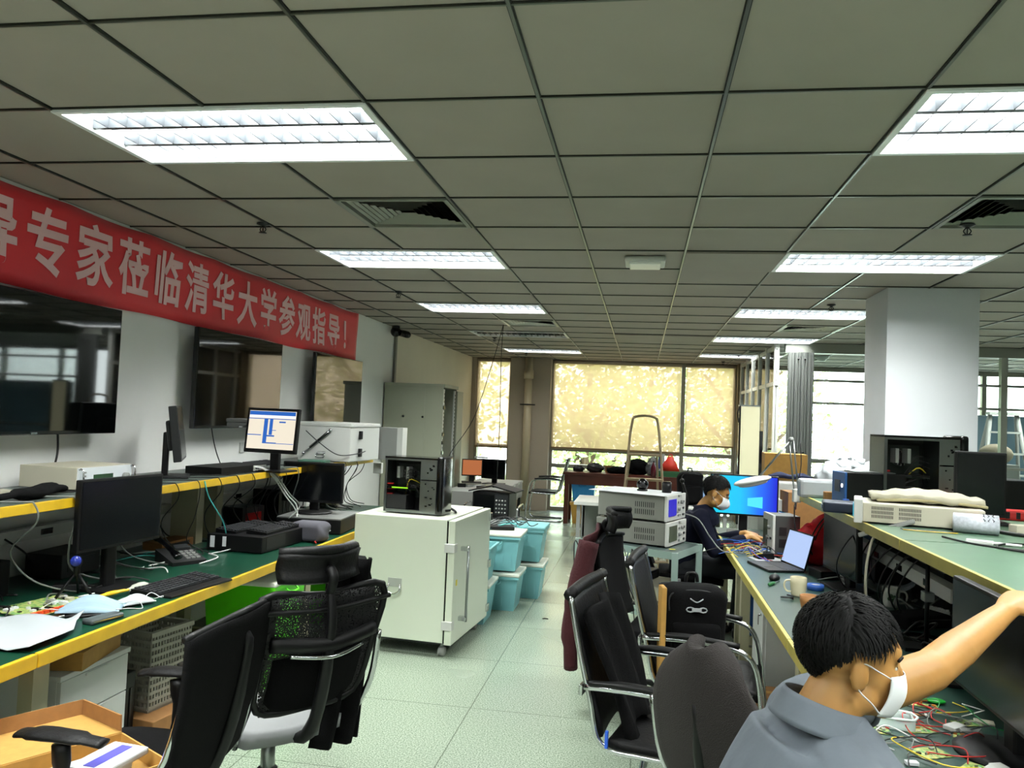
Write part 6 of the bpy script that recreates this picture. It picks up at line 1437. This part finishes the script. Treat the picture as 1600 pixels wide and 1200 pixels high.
d=(WR-EL).normalized(); hand(b,frame(WR+d*.015,d+Vector((.1,.1,.12)),(-.25,-.1,1)),curl=(.75,.8,.8,.85),thumb=.6,side=-1)
d=(WRr-ELr).normalized(); hand(b,frame(WRr+d*.01,d,(0,0,1)),curl=(.3,.35,.35,.4),side=1)
for a in (-1,1):
    kn=Vector((.70,1.66+a*.12,.52)); an_=Vector((.66,1.66+a*.12,.09))
    limb(b,[pel+S*a*.09+Vector((0,0,-.02)),pel.lerp(kn,.5)+S*a*.05,kn],[.085,.075,.055]); limb(b,[kn,kn.lerp(an_,.4),an_],[.055,.052,.035])
b.mi(SKIN); o=b.build('body',SKIN,t); remesh(o,.0055,5)
b=MB()
torso(b,[pel+Vector((0,0,-.03)),pel+Vector((0,0,.13)),che,nb+Vector((0,0,-.05)),nb+Vector((.004,0,.0))],[.128,.125,.134,.122,.080],[.185,.17,.195,.182,.090],S)
b.loft([ering(nb+Vector((.0,0,z)),a_,c_,(1,0,.15),S,20,2.2) for z,a_,c_ in ((-.13,.134,.196),(-.07,.135,.19),(-.02,.10,.145),(.015,.076,.085),(.03,.068,.07))])
limb(b,[nb-S*.06+Vector((0,0,-.05)),shR,shR.lerp(ELr,.62)],[.075,.072,.068]); limb(b,[nb+S*.06+Vector((0,0,-.05)),shL,shL.lerp(EL,.42)],[.075,.072,.064])
POLO=mat('grey_polo','#5c646c',.85,bump=.35,bscale=14,noise=.12,nscale=6)
o=b.build('polo_shirt',POLO,t); remesh(o,.007,6)
b=MB()   # collar
def col(u,v):
    a=math.pi*(.22+1.56*u); f=Vector((math.cos(math.radians(14)),math.sin(math.radians(14)),0)); c=nb+Vector((.004,0,.052-.05*v))
    r=.068+.028*v; h=.022*math.cos(a)*-1
    return c+f*math.cos(a)*r*1.05+S*math.sin(a)*r+Vector((0,0,h))
b.sheet(col,30,6,.003,POLO); b.build('collar',parent=t)
for a,arm,e in ((1,shL,EL),(-1,shR,ELr)):
    b=MB(); q=arm.lerp(e,.42 if a>0 else .62); dd=(e-arm).normalized(); u1=dd.orthogonal().normalized(); u2=dd.cross(u1)
    b.tube([q+u1*(.066*math.cos(k))+u2*(.066*math.sin(k)) for k in [i*.524 for i in range(12)]],.005,POLO,closed=True,res=2); b.build('sleeve_hem',parent=t)
JEAN=mat('dark_trousers','#14161c',.85)
b=MB(); torso(b,[pel+Vector((0,0,-.07)),pel+Vector((0,0,.05))],[.13,.125],[.19,.175],S)
for a in (-1,1):
    kn=Vector((.70,1.66+a*.12,.52)); an_=Vector((.66,1.66+a*.12,.09)); limb(b,[pel+S*a*.09+Vector((0,0,-.02)),pel.lerp(kn,.5)+S*a*.05,kn],[.1,.088,.067]); limb(b,[kn,kn.lerp(an_,.4),an_],[.067,.064,.056])
o=b.build('trousers',JEAN,t); remesh(o,.01,4)
for a in (-1,1): b=MB(); b.box(-.08,.17,-.045,.045,0,.075,BLK,bev=.03,seg=4); b.build('shoe',parent=t,loc=(.68,1.66+a*.12,0))
hair(t,HM,4,2600,.036); facemask(t,HM,mat('mask_white2','#dfe3e4',.7)); eyes(t,HM)
# ---------- person in navy ----------
t=thing('person','seated person in a navy shirt, glasses and white mask typing at a blue laptop','person',(0,0,0))
t.location=(.04,.13,0)
HC=Vector((.555,6.42,1.10)); HM=frame(HC,(1,-.12,-.42),(.42,0,1)); S=Vector((0.08,1,0)).normalized()
pel=Vector((.34,6.5,.53)); che=Vector((.39,6.48,.80)); nb=Vector((.46,6.46,.965))
shL=nb+S*.18+Vector((.0,0,-.06)); shR=nb-S*.18+Vector((-.01,0,-.06))
b=MB()
torso(b,[pel,pel+Vector((.01,0,.15)),che,nb+Vector((0,0,-.05)),nb+Vector((.01,0,.03))],[.10,.10,.105,.075,.05],[.155,.14,.16,.11,.055],S)
limb(b,[nb,nb+Vector((.03,0,.05)),HC+Vector((-.01,0,-.02))],[.062,.057,.055]); head_mesh(b,HM)
A2={}
for a,sh in ((1,shL),(-1,shR)):
    el=sh+Vector((.10,a*.07,-.22)); wr=Vector((.80,6.42+a*.10-.04,.80)); A2[a]=(sh,el,wr)
    limb(b,[sh,sh.lerp(el,.5),el],[.054,.047,.041]); limb(b,[el,el.lerp(wr,.4),wr],[.042,.039,.026])
    d=(wr-el).normalized(); hand(b,frame(wr+d*.01,(d.x,d.y,-.08),(0,0,1)),curl=(.35,.4,.4,.45),side=a*1 if a==-1 else -1)
L2=[]
for a in (-1,1):
    kn=Vector((.80,6.48+a*.12,.53)); an_=Vector((.76,6.48+a*.12,.09)); L2.append((kn,an_,a))
    limb(b,[pel+S*a*.09,pel.lerp(kn,.5)+S*a*.05,kn],[.085,.075,.055]); limb(b,[kn,kn.lerp(an_,.4),an_],[.055,.052,.035])
b.mi(SKIN); o=b.build('body',SKIN,t); remesh(o,.0075,4)
NAVY=mat('navy_shirt','#070a1c',.9,spec=.2,bump=.35,bscale=14)
b=MB(); torso(b,[pel+Vector((0,0,-.03)),pel+Vector((.01,0,.13)),che,nb+Vector((0,0,-.05)),nb+Vector((.004,0,.012))],[.128,.128,.14,.118,.076],[.185,.175,.198,.18,.084],S)
b.loft([ering(nb+Vector((.0,0,z)),a_,c_,(1,0,.25),S,20,2.2) for z,a_,c_ in ((-.13,.134,.19),(-.07,.13,.185),(-.02,.095,.14),(.02,.075,.08),(.05,.068,.068))])
for a in (1,-1):
    sh,el,wr=A2[a]; limb(b,[nb+S*a*.06+Vector((0,0,-.05)),sh,sh.lerp(el,.5),el,],[.074,.07,.062,.056]); limb(b,[el,el.lerp(wr,.4),el.lerp(wr,.8)],[.056,.052,.042])
o=b.build('navy_shirt',NAVY,t); remesh(o,.009,5)
b=MB(); torso(b,[pel+Vector((0,0,-.07)),pel+Vector((0,0,.05))],[.13,.125],[.19,.175],S)
for kn,an_,a in L2: limb(b,[pel+S*a*.09,pel.lerp(kn,.5)+S*a*.05,kn],[.1,.088,.067]); limb(b,[kn,kn.lerp(an_,.4),an_],[.067,.064,.056])
o=b.build('trousers',JEAN,t); remesh(o,.012,4)
for a in (-1,1): b=MB(); b.box(-.08,.17,-.045,.045,0,.075,BLK,bev=.03,seg=4); b.build('shoe',parent=t,loc=(.78,6.48+a*.12,0))
hair(t,HM,9,1200,.034); facemask(t,HM,mat('mask_white2','#dfe3e4',.7),cup=.016); eyes(t,HM)
b=MB(); b.M=HM
for a in (-1,1):
    b.tube([(.102,a*.034+.02*math.cos(k),.012+.015*math.sin(k)) for k in [i*.785 for i in range(8)]],.0014,DGRY,seg=5,res=2,closed=True)
    b.tube([(.100,a*.054,.016),(.05,a*.076,.016),(-.005,a*.084,.014)],.0015,DGRY,seg=5,res=3)
b.tube([(.102,-.014,.016),(.106,0,.02),(.102,.014,.016)],.0015,DGRY,seg=5,res=2); b.build('glasses',parent=t)
# ---------------- further clutter ----------------
def box_t(name,lab,cat,loc,rz,w,d,h,m,det=None,dm=None,bev=.005):
    t=thing(name,lab,cat,loc,rz); b=MB(); b.box(-w/2,w/2,-d/2,d/2,0,h,m,bev=bev); b.build('case',parent=t)
    b=MB(); b.box(-w*.35,w*.35,-d/2-.003,-d/2,h*.25,h*.75,dm or DGRY); b.build(det or 'front_panel',parent=t); return t
box_t('power_supply','black power supply box with dark red trim against the wall under the near shelf','power supply',(-2.9,3.05,.75),88,.4,.2,.16,BLK,dm=mat('dark_red_trim','#3a0c0c',.4))
box_t('power_supply','second black box behind the big dark monitor against the wall','power supply',(-2.92,3.75,.75),92,.3,.2,.12,BLK2)
box_t('battery_pack','small dark box with a red lamp under the far part of the left shelf','device',(-2.85,5.5,.75),80,.25,.18,.17,BLK2,dm=mat('red_lamp','#8a1010',.3))
box_t('black_case','black equipment case stacked under the far left shelf','case',(-2.9,6.2,.75),90,.5,.22,.25,BLK)
box_t('cardboard_sleeve','flat brown box lying under the left shelf by the wall','box',(-2.88,4.62,.75),85,.3,.14,.05,CARDD)
t=thing('pole_stand','silver pole with a clamp standing under the far left shelf','stand',(-2.62,6.05,.75)); b=MB(); b.cyl((0,0,0),(0,0,.4),.014,m=STEEL); b.build('pole',parent=t); b=MB(); b.box(-.03,.03,-.03,.03,.12,.17,LGRY,bev=.006); b.build('clamp',parent=t); b=MB(); b.cyl((0,0,0),(0,0,.01),.07,m=BLK); b.build('foot',parent=t)
box_t('power_adapter','black brick power adapter on the left bench behind the blue mask','adapter',(-2.62,3.42,.75),30,.14,.07,.035,BLK)
t=thing('folding_tool','black pliers lying open on the left bench by the circuit board','pliers',(-2.3,2.98,.752),40)
for a in (-1,1): b=MB(); b.tube([(0,0,.006),(.06,a*.02,.006),(.13,a*.012,.006)],.006,BLK); b.build('handle',parent=t)
b=MB(); b.tube([(0,0,.006),(-.04,0,.006)],[.009,.003],STEEL); b.build('jaw',parent=t)
keyboard('thin silver-edged keyboard standing behind the lit monitor on the left shelf',(-2.86,5.75,1.2),90,w=.4,d=.12,rest=0,m=BLK2,km=KEYM)
box_t('mini_tray','green and black tray with papers beside the white metal case on the shelf','tray',(-2.62,6.2,1.2),10,.22,.2,.03,mat('tray_green','#2f5c4a',.4))
r=random.Random(77)
for i in range(7):
    x,y=r.uniform(-2.7,-2.35),r.uniform(4.0,4.6); a=r.uniform(0,6); l=r.uniform(.2,.35)
    cable([(x,y,.754),(x+l*.5*math.cos(a),y+l*.5*math.sin(a),.765),(x+l*math.cos(a+.5),y+l*math.sin(a+.5),.755)],.004,[CABW,CABC,CABW,CABLE][i%4],label='short white or teal lead lying between the desk phone and the flat computer',group='leads beside the desk phone')
for i in range(14):
    y=5.2+i*.15; cable([(-2.52,y,1.19),(-2.53-.1*r.random(),y+.05,1.08),(-2.65-.1*r.random(),y+.1,.95),(-2.7,y+.15,.8),(-2.6,y+.25,.757)],.004,CABLE,label='black lead in the knot of cables under the far left shelf',group='knotted leads under the far left shelf')
# mid-right under the shelf
box_t('black_case','black equipment case under the right shelf behind the clover mug','case',(1.62,4.6,.75),-90,.5,.2,.2,BLK)
box_t('black_case','dark computer under the right shelf beyond the edge-on monitor','case',(1.5,5.3,.75),-90,.45,.22,.28,BLK2)
box_t('outlet_box','cream junction box under the right shelf above the clover mug','outlet',(1.5,4.2,.99),-90,.16,.06,.12,CREAM)
for i in range(16):
    x,y=r.uniform(1.15,1.45),r.uniform(3.2,4.9); a=r.uniform(0,6); l=r.uniform(.12,.3)
    cable([(x,y,.756),(x+l*.5*math.cos(a),y+l*.5*math.sin(a),.78+.05*r.random()),(x+l*math.cos(a+.7),y+l*math.sin(a+.7),.757)],.0045,[CABLE,CABLE,CABG][i%3],label='dark cable heaped on the right bench under the shelf',group='cables heaped under the right shelf')
box_t('black_hub','black box with a green lamp at the end of the tangled wires','hub',(.80,5.45,.75) if 0 else (1.12,5.15,.75),15,.12,.16,.05,BLK)
t=thing('helping_hands','small black device with metal knobs in the wire tangle beside the oscilloscope','device',(.85,5.72,.752),20); b=MB(); b.box(-.06,.06,-.04,.04,0,.04,BLK,bev=.006); b.build('case',parent=t)
for k in range(3): b=MB(); b.cyl((-.035+.035*k,0,.04),(-.035+.035*k,0,.055),.009,m=STEEL); b.build('knob',parent=t)
# floor bits beside the tubs
for i,(x,y) in enumerate(((-.75,6.6),(-.6,7.05))): b=MB(); b.tube([(0,0,.006),(.02,.015,.006),(.045,.01,.006)],.004,BLK); tag(b.build('cable_scrap'),'tiny black cable scrap on the floor beside the teal tubs','cable scrap','scraps on the floor by the tubs',loc=(x,y,0))
cable([(.75,4.95,.006),(.82,4.9,.006),(.9,4.98,.006),(.93,5.12,.006)],.006,CABLE,label='black cable loop lying on the floor before the white locker')
# wall switch boxes and soot-dark dust round the front vents are left to the tiles
b=MB(); b.box(0,.012,-.04,.04,-.04,.04,WHT,bev=.003); tag(b.build('wall_socket'),'white wall socket on the left wall under the middle television','socket',loc=(XL,5.9,1.32))
